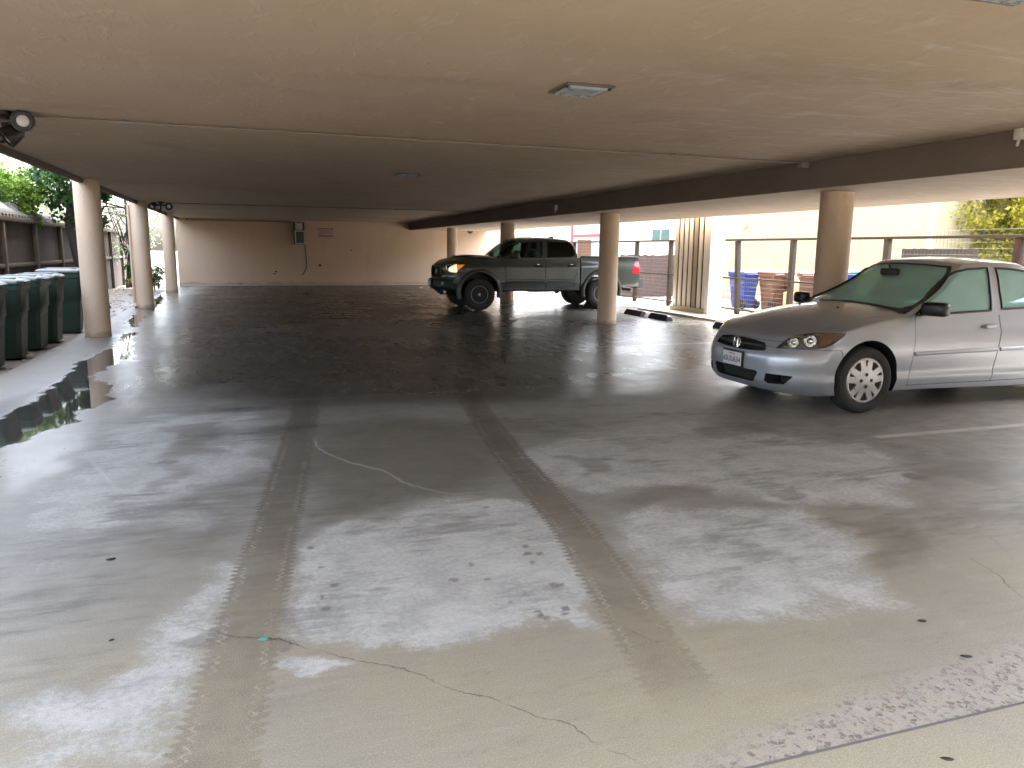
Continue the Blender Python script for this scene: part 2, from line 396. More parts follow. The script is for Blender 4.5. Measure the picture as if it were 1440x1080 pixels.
def concrete(name, floor=True):
    t = NT(name); v = t.obj(); P = t.xyz(v)
    nA = t.noise(v, .8, 4); nB = t.noise(v, 4.5, 8, .62, dist=.4); nC = t.noise(v, 38, 6, .65); nS = t.noise(t.scale(v, 1, .35, 1), 7, 6, .6)
    vo = t.voro(v, 170).outputs['Distance']; sand = t.noise(v, 210, 3, .75)
    damp = t.mix(t.ss(nA, .35, .65), (.308, .276, .196), (.280, .258, .202))
    damp = t.mix(t.mul(t.ss(nB, .3, .75), .35), damp, (.26, .24, .20))
    pale = t.mix(t.ss(t.add(t.mul(nB, .5), t.mul(nC, .5)), .36, .64), (.322, .322, .300), (.478, .474, .445))
    if floor:
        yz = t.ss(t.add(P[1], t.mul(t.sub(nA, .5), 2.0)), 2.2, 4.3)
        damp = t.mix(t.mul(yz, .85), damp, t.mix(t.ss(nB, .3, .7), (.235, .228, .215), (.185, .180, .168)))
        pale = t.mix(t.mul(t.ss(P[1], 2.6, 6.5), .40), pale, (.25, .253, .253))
        A = {k: t.attr(k) for k in ('dry', 'dark', 'far', 'pud', 'wetl', 'strip', 'tu', 'tv', 'tm', 'cdist', 'cmask', 'cwhite')}
        nX = t.noise(t.scale(v, .22, 1, 1), 16, 7, .68, dist=.5); nG = t.noise(v, 95, 4, .7)
        dr = t.add(A['dry'], t.mul(t.sub(nB, .5), .75)); dr = t.add(dr, t.mul(t.sub(nC, .5), .75)); dr = t.add(dr, t.mul(t.sub(nX, .5), .9)); dr = t.add(dr, t.mul(t.sub(nG, .5), .5))
        dryv = t.mul(t.ss(dr, .30, .86), t.ss(A['dry'], -.1, .35))
        col = t.mix(dryv, damp, pale)
        col = t.mix(t.mul(t.ss(t.add(nX, t.mul(t.sub(nC, .5), .6)), .52, .75), .30), col, t.mix(.55, col, (.06, .055, .045)))
        col = t.mix(t.mul(t.ss(t.add(nX, t.mul(t.sub(nG, .5), .8)), .46, .25), .22), col, t.mix(.5, col, (.62, .61, .57)))
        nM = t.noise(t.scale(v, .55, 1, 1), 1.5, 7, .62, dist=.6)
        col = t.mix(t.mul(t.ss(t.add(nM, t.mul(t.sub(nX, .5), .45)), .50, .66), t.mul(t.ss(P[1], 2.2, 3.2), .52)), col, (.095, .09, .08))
        dk = t.ss(t.add(A['dark'], t.add(t.mul(t.sub(nB, .5), .35), t.mul(t.sub(nX, .5), .7))), .1, .85)
        col = t.mix(t.mul(dk, .8), col, (.125, .112, .090))
        # tyre tracks: a damp strip with a toothed edge of tread blocks
        av = t.math('ABSOLUTE', A['tv']); wob = t.add(t.mul(t.sub(nC, .5), .06), t.mul(t.sub(nB, .5), .06))
        saw = t.math('FRACT', t.add(t.add(t.math('DIVIDE', A['tu'], .046), t.mul(nC, .9)), t.add(t.mul(nB, 1.2), t.mul(t.math('SIGN', A['tv']), .25))))
        tooth = t.ss(t.math('ABSOLUTE', t.sub(saw, .5)), .10, .36)
        lim = t.add(t.add(.112, t.mul(tooth, .024)), wob)
        tk = t.ss(t.sub(lim, av), -.006, .009)
        tk = t.mul(tk, t.ss(A['tm'], .05, .6))
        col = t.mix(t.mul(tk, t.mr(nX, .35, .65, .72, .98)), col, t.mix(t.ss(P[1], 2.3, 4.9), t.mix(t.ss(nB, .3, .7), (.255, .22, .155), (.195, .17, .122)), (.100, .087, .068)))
        gz = t.math('SINE', t.add(t.mul(A['tu'], 137), t.mul(nB, 9))); gv = t.math('ABSOLUTE', t.sub(t.sub(av, .083), t.mul(gz, .010)))
        gro = t.mul(t.mul(t.sub(1.0, t.ss(t.add(gv, t.mul(t.sub(nC, .5), .05)), .002, .008)), t.ss(A['tm'], .3, .9)), t.ss(nB, .42, .6))
        col = t.mix(t.mul(gro, .38), col, (.48, .45, .38))
        # far dark slab
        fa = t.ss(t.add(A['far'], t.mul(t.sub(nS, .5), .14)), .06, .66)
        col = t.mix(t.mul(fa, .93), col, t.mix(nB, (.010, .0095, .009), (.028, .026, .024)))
        col = t.mix(t.mul(A['strip'], .8), col, t.mix(nB, (.05, .045, .037), (.115, .102, .086)))
        col = t.mix(t.mul(t.mul(A['wetl'], t.sub(1.0, A['strip'])), .55), col, (.12, .105, .085))
        # slab joints and worn bay lines
        def band(x0, x1, yc, hw, wear):
            m = t.sub(1.0, t.ss(t.math('ABSOLUTE', t.sub(P[1], yc)), hw * .8, hw * 1.15))
            m = t.mul(m, t.mul(t.ss(P[0], x0 - .02, x0 + .02), t.sub(1.0, t.ss(P[0], x1 - .02, x1 + .02))))
            return t.mul(m, t.ss(t.add(nB, t.mul(t.sub(nC, .5), .5)), wear, wear + .18))
        ln = band(4.75, 9.3, 4.82, .045, .34)
        for a in ((4.75, 9.3, 10.82, .045, .38), (1.7, 9.3, 13.85, .045, .46), (4.75, 9.3, 16.9, .045, .42), (4.75, 9.3, 7.76, .03, .5)): ln = t.mx(ln, band(*a))
        col = t.mix(t.mul(ln, .7), col, (.50, .49, .46))
        for yc in (7.70, 13.75, 20.4):
            j = t.sub(1.0, t.ss(t.math('ABSOLUTE', t.add(t.sub(P[1], yc), t.mul(t.sub(nB, .5), .02))), .006, .014))
            col = t.mix(t.mul(j, .5), col, (.30, .28, .25))
        # exposed pebbles along the front edge
        vp = t.voro(v, 52); ce = t.voro(v, 52, 'DISTANCE_TO_EDGE').outputs['Distance']
        peb = t.mix(t.xyz(vp.outputs['Color'])[0], (.13, .12, .108), (.36, .335, .295))
        peb = t.mix(t.ss(t.xyz(vp.outputs['Color'])[1], .955, .985), peb, (.21, .135, .10))
        edge = t.add(t.mr(P[0], 1.2, 3.4, 1.80, 2.10), t.mul(t.sub(nB, .5), .26))
        pz = t.mul(t.ss(t.sub(edge, P[1]), -.03, .10), t.ss(P[0], .9, 1.5))
        pm = t.mul(pz, t.mul(t.ss(ce, .02, .10), t.ss(t.xyz(vp.outputs['Color'])[2], .26, .34)))
        col = t.mix(t.mul(pz, .6), col, (.36, .33, .285)); col = t.mix(pm, col, peb)
        # cracks
        cw = t.math('ABSOLUTE', t.add(A['cdist'], t.mul(t.sub(nC, .5), .034)))
        cr = t.mul(t.sub(1.0, t.ss(cw, .001, .0048)), t.mul(A['cmask'], t.ss(nB, .30, .5)))
        halo = t.mul(t.sub(1.0, t.ss(t.add(cw, t.mul(t.sub(nC, .5), .05)), .004, .035)), t.mul(A['cmask'], A['cwhite']))
        col = t.mix(t.mul(halo, .16), col, (.55, .53, .49))
        col = t.mix(t.mul(t.mul(cr, t.mr(A['cwhite'], 0, 1, .75, .34)), 1.0), col, t.mix(t.ss(A['cwhite'], .5, .6), (.045, .04, .035), (.62, .60, .56)))
        col = t.mix(t.mul(A['pud'], .96), col, (.018, .017, .014))
        wet = t.mx(fa, t.mul(A['wetl'], .9))
        rough = t.mr(dryv, 0, 1, .50, .80); rough = t.add(rough, t.mul(t.sub(nB, .5), .25))
        rough = t.math('SUBTRACT', rough, t.mul(dk, .12))
        rf = t.mr(t.add(t.mul(nS, .5), t.mul(nA, .5)), .35, .65, .22, .34)
        nr = t.n('ShaderNodeMix', _data_type='FLOAT'); t.put(nr.inputs[0], wet); t.put(nr.inputs[2], rough); t.put(nr.inputs[3], rf); rough = nr.outputs[0]
        nr = t.n('ShaderNodeMix', _data_type='FLOAT'); t.put(nr.inputs[0], A['pud']); t.put(nr.inputs[2], rough); t.put(nr.inputs[3], .035); rough = nr.outputs[0]
        keep = t.sub(1.0, t.mx(A['pud'], t.mul(wet, .45)))
        hgt = t.add(t.add(t.mul(nC, .5), t.mul(sand, .35)), t.mul(pm, .9))
        hgt = t.sub(hgt, t.mul(cr, 1.5)); hgt = t.mul(hgt, keep)
    else:
        col = damp; rough = t.mr(nB, .3, .7, .5, .75); hgt = t.add(t.mul(nC, .5), t.mul(sand, .35))
    col = t.mix(t.mul(t.ss(sand, .52, .66), .58), col, t.mix(.5, col, (.03, .028, .02)))
    col = t.mix(t.mul(t.ss(sand, .48, .34), .48), col, t.mix(.5, col, (.75, .72, .66)))
    nm = t.bump(hgt, .35, .004)
    spec = t.mr(wet, 0, 1, .34, .16) if floor else .45
    if floor: spec = t.mx(spec, t.mul(A['pud'], .5))
    t.pbr(col, rough, 0, nm, Specular_IOR_Level=spec); return t.m
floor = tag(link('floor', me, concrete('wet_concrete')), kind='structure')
M_conc = concrete('driveway_concrete', False)
b = MB(); b.box(-6, 9.75, -9, 1.664, -.5, .004)
tag(b.build('driveway', M_conc), kind='structure')
b = MB(); b.box(FX0, FX1, FY0 + .004, FY1, -.5, -.006)
tag(b.build('slab', mat('slab_edge', (.25, .23, .2), .9)), kind='structure')

# ------------------------------------------------------------------ outside ground
def ground_mat():
    t = NT('bare_ground'); v = t.obj(); n1 = t.noise(v, 1.2, 6); n2 = t.noise(v, 22, 6, .7)
    col = t.mix(t.ss(n1, .35, .65), (.075, .062, .048), (.14, .125, .105)); col = t.mix(t.ss(n2, .5, .7), col, (.20, .18, .15))
    t.pbr(col, t.mr(n1, .3, .7, .35, .8), 0, t.bump(n2, .6, .02)); return t.m
b = MB(); b.box(-160, 160, -160, 260, -1.0, -.06)
tag(b.build('ground', ground_mat()), kind='structure')
def street_mat():
    t = NT('wet_street'); v = t.obj(); n1 = t.noise(v, .7, 5); n2 = t.noise(v, 60, 4)
    col = t.mix(n1, (.22, .225, .22), (.30, .305, .295)); col = t.mix(t.mul(n2, .4), col, (.2, .2, .19))
    t.pbr(col, t.mr(n1, .35, .65, .22, .6), 0, t.bump(n2, .15, .004)); return t.m
M_street = street_mat()
b = MB(); b.box(11.45, 15.0, 8.5, 60, -.5, -.02)
tag(b.build('road', M_street), kind='structure')
b = MB(); b.box(14.7, 15.18, 8.5, 34, -.4, .12, .02)
tag(b.build('kerb', mat('kerb_concrete', (.5, .48, .43), .8, bump=.3)), kind='structure')
def gravel_mat():
    t = NT('gravel_dirt'); v = t.obj(); vo = t.voro(v, 26); n1 = t.noise(v, 2, 5)
    col = t.mix(t.xyz(vo.outputs['Color'])[0], (.17, .15, .125), (.42, .39, .34)); col = t.mix(t.ss(n1, .45, .6), col, (.16, .13, .10))
    t.pbr(col, .85, 0, t.bump(vo.outputs['Distance'], -.8, .02)); return t.m
M_gravel = gravel_mat()
b = MB(); b.box(9.76, 11.44, 5, 60, -.4, -.012)
tag(b.build('verge', M_gravel), kind='structure')

# ------------------------------------------------------------------ ceilings
def stucco(name, c0, c1, streak=0.0, rough=.85, sc=(1, 1, 1)):
    t = NT(name); v = t.obj(); n1 = t.noise(v, .5, 5); n2 = t.noise(t.scale(v, 1, .45, 1), 9, 7, .6, dist=.6); n3 = t.noise(v, 70, 5, .6)
    n4 = t.noise(t.scale(v, .9, .3, 1), 3.2, 6, .65, dist=.8)
    col = t.mix(t.ss(n1, .3, .7), c0, c1)
    if streak:
        P = t.xyz(v); n6 = t.noise(t.scale(v, .35, 1.6, 1), 5, 7, .7, dist=.7); n7 = t.noise(v, .9, 4)
        pf = t.mul(t.ss(t.add(P[0], t.mul(t.sub(n7, .5), 3.0)), 1.2, 4.8), t.ss(P[1], 2.2, 3.4))
        col = t.mix(t.mul(t.mul(t.ss(n2, .52, .72), t.ss(n4, .45, .62)), streak), col, (.52, .47, .42))
        col = t.mix(t.mul(t.mul(t.ss(n6, .50, .66), pf), .55), col, (.56, .53, .52))
        sv = t.voro(v, 2.3); sd = t.mul(t.ss(t.add(sv.outputs['Distance'], t.mul(t.sub(n3, .5), .03)), .035, .018), t.ss(t.xyz(sv.outputs['Color'])[0], .6, .65))
        col = t.mix(t.mul(sd, .6), col, (.14, .10, .07))
        st = t.noise(t.scale(v, .6, 1, 1), .8, 6, .6, dist=.5); col = t.mix(t.mul(t.ss(st, .56, .68), .22), col, (.20, .15, .10))
    col = t.mix(t.mul(t.ss(n3, .55, .8), .25), col, tuple(x * .6 for x in c0))
    rg = t.mr(n2, .35, .7, rough, rough - .2)
    t.pbr(col, rg, 0, t.bump(t.add(t.mul(n3, .4), t.mul(t.ss(n2, .5, .68), 1.0)), .45, .006)); return t.m
M_ceil = stucco('ceiling_stucco', (.41, .315, .225), (.46, .362, .268), .5)
b = MB(); b.box(-2.42, 6.18, 0.2, 31.6, H, 9.0)  # carried up as an unseen mass that keeps sun off the left side
tag(b.build('ceiling', M_ceil), kind='structure')
b = MB(); b.box(6.18, 9.42, 0.2, 31.6, HL, 9.0)  # raised as high as the main ceiling, an unseen sun blocker
tag(b.build('lower_ceiling', M_ceil), kind='structure')
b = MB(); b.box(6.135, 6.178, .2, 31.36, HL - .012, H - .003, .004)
tag(b.build('beam', stucco('beam_brown', (.150, .115, .092), (.175, .135, .110), 0, .85)), 'long dark brown beam face where the ceiling drops over the parking bays', 'beam')  # beam face coloured darker brown than the ceiling beside it
# dark timber edge board along the left side of the ceiling
b = MB(); b.box(-2.50, -2.421, 0.2, 31.6, H - .07, 3.3, .008); 
tag(b.build('edge_board', mat('dark_edge_timber', (.10, .075, .055), .7)), 'dark brown trim board along the left edge of the ceiling', 'trim board')
# ------------------------------------------------------------------ columns, back wall, fittings
M_col = stucco('column_paint', (.56, .425, .30), (.62, .475, .345), 0, .7)
grime_later = True
M_rust = mat('rust_stain', (.42, .22, .08), .8)
def grime(m, z1, amt, sc, yax=None):
    t = NT.__new__(NT); t.m = m; t.t = m.node_tree; b = [n for n in t.t.nodes if n.type == 'BSDF_PRINCIPLED'][0]
    old = b.inputs['Base Color'].links[0].from_socket; v = t.obj(); P = t.xyz(v); n = t.noise(v, sc, 6, .65); n2 = t.noise(t.scale(v, 1, 1, .12), sc * 1.6, 5, .6); sp = t.noise(v, 55, 3, .7)
    f = t.ss(t.add(t.sub(z1, P[2]), t.mul(t.sub(n, .5), z1 * 2.2)), .0, z1 * .8)
    c = t.mix(t.mul(f, amt), old, (.15, .115, .08)); c = t.mix(t.mul(t.ss(n2, .56, .74), .13), c, (.24, .18, .125)); c = t.mix(t.mul(t.ss(sp, .70, .78), .5), c, (.14, .10, .07))
    t.put(b.inputs['Base Color'], c)
def column(x, y, top, label, r=.195):
    b = MB(); n = 40
    rings = []
    b.lathe([(r + .004, -.01), (r + .004, .02), (r, .024), (r, top * .5), (r, top - .004)], (x, y, 0), (0, 0, 1), n)
    o = b.build('column', M_col, None, 30); own_origin(o, (x, y, 0))
    return tag(o, label, 'column', 'round columns holding up the carport')
column(-2.42, 7.8, H, 'round beige column at the left picture edge, nearest of the left row')
column(-2.42, 14.1, H, 'round beige column right behind the row of green bins')
M_col_rust = stucco('rusty_column_paint', (.56, .425, .30), (.62, .475, .345), 0, .7)
_t = NT.__new__(NT); _t.m = M_col_rust; _t.t = M_col_rust.node_tree; _t.out = None
_b = [n for n in _t.t.nodes if n.type == 'BSDF_PRINCIPLED'][0]; _old = _b.inputs['Base Color'].links[0].from_socket; _P = _t.xyz(_t.obj())
_m = _t.mul(_t.mul(_t.ss(_P[0], .08, .16), _t.ss(_t.noise(_t.obj(), 3.5, 5), .42, .6)), _t.mul(_t.ss(_P[2], .35, .7), _t.ss(_P[2], 1.55, 1.1)))
_t.put(_b.inputs['Base Color'], _t.mix(_t.mul(_m, .75), _old, (.50, .25, .07)))
_c = column(-2.44, 20.4, H, 'round beige column with a thin pipe up its left side and a rusty patch'); _c.data.materials[0] = M_col_rust
column(-2.44, 27.2, H, 'round beige column standing at the left end of the back wall', .185)
column(6.80, 7.85, HL, 'round beige column rising behind the silver sedan')
column(6.86, 14.3, HL, 'round beige column in front of the pickup rear wheel')
column(6.78, 20.6, HL, 'round beige column behind the pickup cab')
column(6.82, 27.0, HL, 'round beige column near the back wall, left of the pickup windscreen', .185)
b = MB(); b.tube([(-2.66, 20.33, 0.05), (-2.66, 20.33, H - .1)], .03, 8); b.tube([(-2.66, 20.33, .1), (-2.62, 20.22, .03)], .035, 8)
tag(b.build('downpipe', M_col), 'thin beige drain pipe beside the rust marked column', 'pipe')

M_wall = stucco('back_wall_paint', (.57, .425, .305), (.62, .47, .345), 0, .75)
grime(M_col, .10, .55, 5); grime(M_col_rust, .10, .55, 5); grime(M_wall, .16, .5, 1.6)
wall = empty('back_wall', (3.8, 31.4, 0), 'beige painted wall closing the far end of the carport', 'wall')
b = MB(); b.box(-2.55, 9.95, 31.4, 31.62, -.1, H - .002)
b.build('wall_panel', M_wall, wall)
b = MB(); b.box(-2.5, 9.95, 31.37, 31.399, .0, .05, .008)
b.build('skirting', mat('pale_skirting', (.5, .44, .37), .7), wall)
M_dark = mat('black_metal', (.02, .02, .021), .45); M_hole = mat('dark_stain', (.05, .035, .025), .9)
for (px, py, rx, rz) in ((388, 382, .05, .03), (386, 385, .06, .02), (450, 373, .06, .04), (338, 400, .05, .04), (494, 352, .03, .02)):
    p = atY(px, py, 31.4); b = MB(); b.prism([(p[0] + rx * math.cos(a) * (1 + .2 * math.sin(3 * a)), 31.398, p[2] + rz * math.sin(a)) for a in np.linspace(0, 2 * math.pi, 11)[:-1]], (0, .01, 0))
    b.build('wall_scar', M_hole, wall)
# wall lamp above at the right of the wall
p = atY(662, 324, 31.3); b = MB(); b.lathe([(.02, -.1), (.11, -.08), (.13, -.03), (.13, 0)], (p[0], 31.4, p[2]), (0, 1, 0), 16)
tag(b.build('wall_lamp', M_dark), 'small dark round lamp high on the back wall above the pickup bonnet', 'lamp')
# electrical box
p0 = atY(413, 315, 31.2); p1 = atY(428, 344, 31.2)
box = empty('meter_box', (p0[0] + .2, 31.4, p1[2]), 'dark metal box with a pale framed door hung high on the back wall', 'box')
M_boxg = mat('dark_green_box', (.045, .05, .045), .5); M_pale = mat('pale_grey_paint', (.50, .50, .46), .6)
b = MB(); b.box(p0[0] - .02, p1[0] + .02, 31.15, 31.4, p1[2], p0[2] + .06, .01); b.build('body', M_boxg, box)
zt = atY(420, 324, 31.15)[2]; fx0, fx1, fz0, fz1 = p0[0] + .02, p1[0] + .03, p1[2] + .01, zt
b = MB()
for (a0, a1, c0, c1) in ((fx0, fx0 + .05, fz0, fz1), (fx1 - .05, fx1, fz0, fz1), (fx0 + .051, fx1 - .051, fz0, fz0 + .05), (fx0 + .051, fx1 - .051, fz1 - .05, fz1)): b.box(a0, a1, 31.12, 31.149, c0, c1)
b.build('door_frame', M_pale, box)
b = MB(); b.box(fx0 + .03, fx1 - .08, 31.125, 31.149, zt + .03, p0[2] + .04, .004); b.build('notice_plate', M_pale, box)
b = MB(); b.box(fx0 + .06, fx1 - .06, 31.142, 31.149, fz0 + .06, fz1 - .06); b.build('door', mat('door_grey', (.10, .105, .105), .5), box)
q = [atY(x, y, 31.36) for x, y in ((429, 344), (430, 356), (431, 372), (430.5, 378), (427, 384), (425, 387))]
b = MB(); b.tube(q, .018, 6); tag(b.build('cable', M_dark), 'black cable hanging down the back wall below the dark metal box', 'cable')
# notice sign, rows of small red lettering too worn to read
s0 = atY(446.5, 319.5, 31.38); s1 = atY(471, 334.5, 31.38)
sg = empty('notice_sign', ((s0[0] + s1[0]) / 2, 31.39, s1[2]), 'small white notice with rows of faded red print on the back wall', 'sign')
b = MB(); b.box(s0[0], s1[0], 31.385, 31.398, s1[2], s0[2], .003); b.build('board', mat('sign_white', (.55, .47, .46), .6), sg)
M_red = mat('sign_red', (.38, .07, .09), .6)
def text(body, size, mtx, mats, parent, name='lettering', ext=.001, sx=1.0):
    cu = bpy.data.curves.new('t', 'FONT'); cu.body = body; cu.size = size; cu.align_x = 'CENTER'; cu.align_y = 'CENTER'; cu.extrude = ext
    o = bpy.data.objects.new('t', cu); COL.objects.link(o)
    dg = bpy.context.evaluated_depsgraph_get(); me = bpy.data.meshes.new_from_object(o.evaluated_get(dg)); bpy.data.objects.remove(o)
    me.transform(mtx @ Matrix.Diagonal((sx, 1, 1, 1)))
    return link(name, me, mats, parent)
def wall_mtx(x, y, z): return Matrix.Translation((x, y, z)) @ Matrix.Rotation(R(90), 4, 'X')
cx = (s0[0] + s1[0]) / 2; hh = s0[2] - s1[2]; ww = s1[0] - s0[0]
rs = random.Random(3)
for k, zf in enumerate((.14, .34, .46, .58, .82)):
    b = MB(); x = s0[0] + ww * .08
    while x < s1[0] - ww * .12:
        wl = ww * rs.uniform(.05, .13); b.box(x, min(x + wl, s1[0] - ww * .06), 31.382, 31.386, s0[2] - hh * (zf + (.07 if k in (0, 4) else .03)), s0[2] - hh * (zf - (.07 if k in (0, 4) else .03))); x += wl + ww * .025
    b.build('print_row', M_red, sg)

# conduits
M_pipe = mat('painted_conduit', (.24, .20, .17), .4); M_steel = mat('zinc_fitting', (.26, .24, .22), .45, .4)
def conduit(pts, label, coup, rad=.010, endbox=None):
    c = Vector(pts[0]).lerp(Vector(pts[-1]), .5)
    o = empty('conduit', c, label, 'conduit')
    b = MB(); b.tube(pts, rad, 8); b.build('pipe', M_pipe, o)
    A, Bq = Vector(pts[0]), Vector(pts[-1]); d = (Bq - A).normalized()
    for f in coup:
        q = A.lerp(Bq, f); b = MB(); b.tube([q - d * .035, q + d * .035], rad * 1.7, 8); b.box(q.x - .012, q.x + .012, q.y - .03, q.y + .03, H - .006, H - .001); b.build('coupling', M_steel, o)
    if endbox:
        b = MB(); x, y, z = endbox; b.box(x - .05, x + .05, y - .05, y + .05, z - .07, z, .008); b.build('end_box', M_pipe, o)
    return o
zc = H - .016
conduit([(-1.80, 7.35, zc), (2, 7.48, zc), (6.09, 7.62, zc)], 'long thin pipe crossing the ceiling from the near floodlight to the dropped beam face', (.11, .42, .6, .78), .010, (6.08, 7.62, H - .003))
conduit([(-1.9, 20.55, zc), (6.12, 20.75, zc)], 'thin pipe crossing the far part of the ceiling from the small floodlight', (.3, .7), .010)
wy = 31.37
conduit([(-2.1, wy, H - .06), (1.6, wy, H - .075), (1.75, wy, H - .12)], 'pipe run along the top of the back wall to the dark metal box', (), .02, (-2.15, wy, H - .02))
# small bracket on the beam face
for (px, py, lab) in ((783, 292, 'small white fitting on the dropped ceiling face above the pickup'), (1437, 188, 'small white fitting on the dropped ceiling face at the right picture edge')):
    p = atX(px, py, 6.12); b = MB(); b.box(6.07, 6.134, p[1] - .04, p[1] + .04, p[2] - .05, p[2] + .05, .012); b.tube([(6.10, p[1], p[2] - .04), (6.08, p[1], p[2] - .1)], .012, 6)
    tag(b.build('junction_box', mat('fitting_white', (.6, .57, .52), .5)), lab, 'fitting')

# flush ceiling lights
M_lens = mat('frosted_lens', (.30, .33, .36), .3, var=.05); M_frame = mat('light_frame', (.12, .105, .095), .5, .2)
def ceil_light(cx, cy, s, label, rot=0.0):
    o = empty('ceiling_light', (cx, cy, H), label, 'light', 'square lights in the carport ceiling')
    b = MB(); h = s / 2
    for (a0, a1, c0, c1) in ((-h, h, -h, -h + .03), (-h, h, h - .03, h), (-h, -h + .03, -h + .031, h - .031), (h - .03, h, -h + .031, h - .031)): b.box(cx + a0, cx + a1, cy + c0, cy + c1, H - .014, H - .001, .003)
    b.build('frame', M_frame, o)
    b = MB(); k = h - .034
    b.loft([[(cx + sx * f, cy + sy * f, z) for sx, sy in ((-k, -k), (k, -k), (k, k), (-k, k))] for f, z in ((1, H - .004), (1, H - .014), (.93, H - .026), (.8, H - .032))])
    b.build('lens', M_lens, o, 20)
    for sx in (-1, 1): b = MB(); b.lathe([(.012, 0), (.012, .012)], (cx + sx * (h - .015), cy - h + .05, H - .026), (0, 0, 1), 8); b.build('screw', M_dark, o)
    return o
ceil_light(2.08, 4.82, .33, 'square frosted light in the near ceiling')
ceil_light(2.15, 11.1, .34, 'small distant square ceiling light above the dark floor')
ceil_light(2.89, 2.42, .33, 'square ceiling light cut by the top right picture edge')

# twin head floodlights
M_blk = mat('black_plastic', (.012, .012, .013), .4); M_led = mat('led_lens', (.62, .62, .64), .2)
def flood(x, y, label, heads=None):
    o = empty('floodlight', (x, y, H), label, 'floodlight', 'twin head black floodlights under the ceiling')
    b = MB(); b.lathe([(.075, 0), (.075, -.03), (.05, -.045)], (x, y, H), (0, 0, 1), 20); b.box(x - .03, x + .03, y - .03, y + .03, H - .09, H - .04, .008); b.build('base', M_blk, o)
    b = MB(); b.tube([(x, y, H - .07), (x - .0, y - .02, H - .16), (x - .02, y - .05, H - .20)], .02, 8); b.lathe([(.035, -.03), (.045, 0), (.03, .03)], (x - .02, y - .06, H - .215), (0, .5, -1), 14); b.build('sensor', M_blk, o)
    for hx, hy, hz, d in heads or ((-.17, -.03, -.10, (-.5, -.6, -.5)), (.17, -.03, -.10, (.35, -1, -.35))):
        c = Vector((x + hx, y + hy, H + hz)); d = Vector(d).normalized()
        b = MB(); b.tube([(x, y, H - .07), tuple(c)], .022, 8); b.lathe([(.03, -.11), (.062, -.07), (.078, 0), (.085, .05), (.072, .052), (.068, .03)], c, d, 20); hd = b.build('lamp_head', M_blk, o)
        b = MB(); b.lathe([(.045, .031), (.043, .040), (.02, .046)], c, d, 20); b.build('lens', M_led, hd)
    return o
_f = atZ(4, 156, H); flood(_f[0], _f[1], 'large black twin floodlight at the left picture edge', ((.14, -.05, -.075, (.30, -1, -.10)), (.045, -.04, -.185, (-.7, -.3, -.6))))
flood(-1.95, 20.35, 'small distant black twin floodlight near the left columns')
# ------------------------------------------------------------------ vehicle helpers
def tmp(me):
    o = bpy.data.objects.new('tmp', me); COL.objects.link(o); return o
def evalmesh(o):
    dg = bpy.context.evaluated_depsgraph_get(); me = bpy.data.meshes.new_from_object(o.evaluated_get(dg)); return me
SLOTS = [bpy.data.materials.new('slot%d' % i) for i in range(3)]
def slots(me):
    if len(me.materials) < 3:
        mi = np.zeros(len(me.polygons), np.int32); me.polygons.foreach_get('material_index', mi); me.materials.clear()
        for m in SLOTS: me.materials.append(m)
        me.polygons.foreach_set('material_index', mi)
def boolean(me, cut, op='DIFFERENCE', solver='MANIFOLD'):
    slots(me); slots(cut)
    def run(sv):
        a = tmp(me); b = tmp(cut); m = a.modifiers.new('b', 'BOOLEAN'); m.operation = op; m.object = b
        m.solver = sv
        r = evalmesh(a); bpy.data.objects.remove(a); bpy.data.objects.remove(b); return r
    r = run(solver)
    if len(r.polygons) == 0 or (op == 'DIFFERENCE' and len(r.polygons) == len(me.polygons)): r = run('EXACT')
    return r
def boxcage(A, B, C, P):
    """closed cage over a unit box; P(a,b,c) places its vertices"""
    vid = {}; vs = []; fs = []
    def V(i, j, k):
        key = (i, j, k)
        if key not in vid: vid[key] = len(vs); vs.append(P(A[i], B[j], C[k]))
        return vid[key]
    na, nb, nc = len(A) - 1, len(B) - 1, len(C) - 1
    for i in range(na):
        for j in range(nb):
            fs.append((V(i, j, 0), V(i + 1, j, 0), V(i + 1, j + 1, 0), V(i, j + 1, 0))); fs.append((V(i, j, nc), V(i, j + 1, nc), V(i + 1, j + 1, nc), V(i + 1, j, nc)))
        for k in range(nc):
            fs.append((V(i, 0, k), V(i, 0, k + 1), V(i + 1, 0, k + 1), V(i + 1, 0, k))); fs.append((V(i, nb, k), V(i + 1, nb, k), V(i + 1, nb, k + 1), V(i, nb, k + 1)))
    for j in range(nb):
        for k in range(nc):
            fs.append((V(0, j, k), V(0, j + 1, k), V(0, j + 1, k + 1), V(0, j, k + 1))); fs.append((V(na, j, k), V(na, j, k + 1), V(na, j + 1, k + 1), V(na, j + 1, k)))
    me = bpy.data.meshes.new('cage'); me.from_pydata([tuple(v) for v in vs], [], fs); me.validate()
    b = bmesh.new(); b.from_mesh(me); bmesh.ops.recalc_face_normals(b, faces=b.faces); b.to_mesh(me); b.free()
    return me
def subd(me, lv=1, solid=None, off=-1.0, inset=0.0):
    if inset:
        b = bmesh.new(); b.from_mesh(me); b.normal_update()
        for v in b.verts: v.co -= v.normal * inset
        me = bpy.data.meshes.new('c'); b.to_mesh(me); b.free()
    o = tmp(me); m = o.modifiers.new('s', 'SUBSURF'); m.levels = lv; m.render_levels = lv
    if solid:
        m = o.modifiers.new('d', 'SOLIDIFY'); m.thickness = solid; m.offset = off
    r = evalmesh(o); bpy.data.objects.remove(o); return r
def mbmesh(mb, mi=0):
    bmesh.ops.recalc_face_normals(mb.b, faces=mb.b.faces)
    for f in mb.b.faces: f.material_index = mi
    me = bpy.data.meshes.new('c'); mb.b.to_mesh(me); mb.b.free(); return me
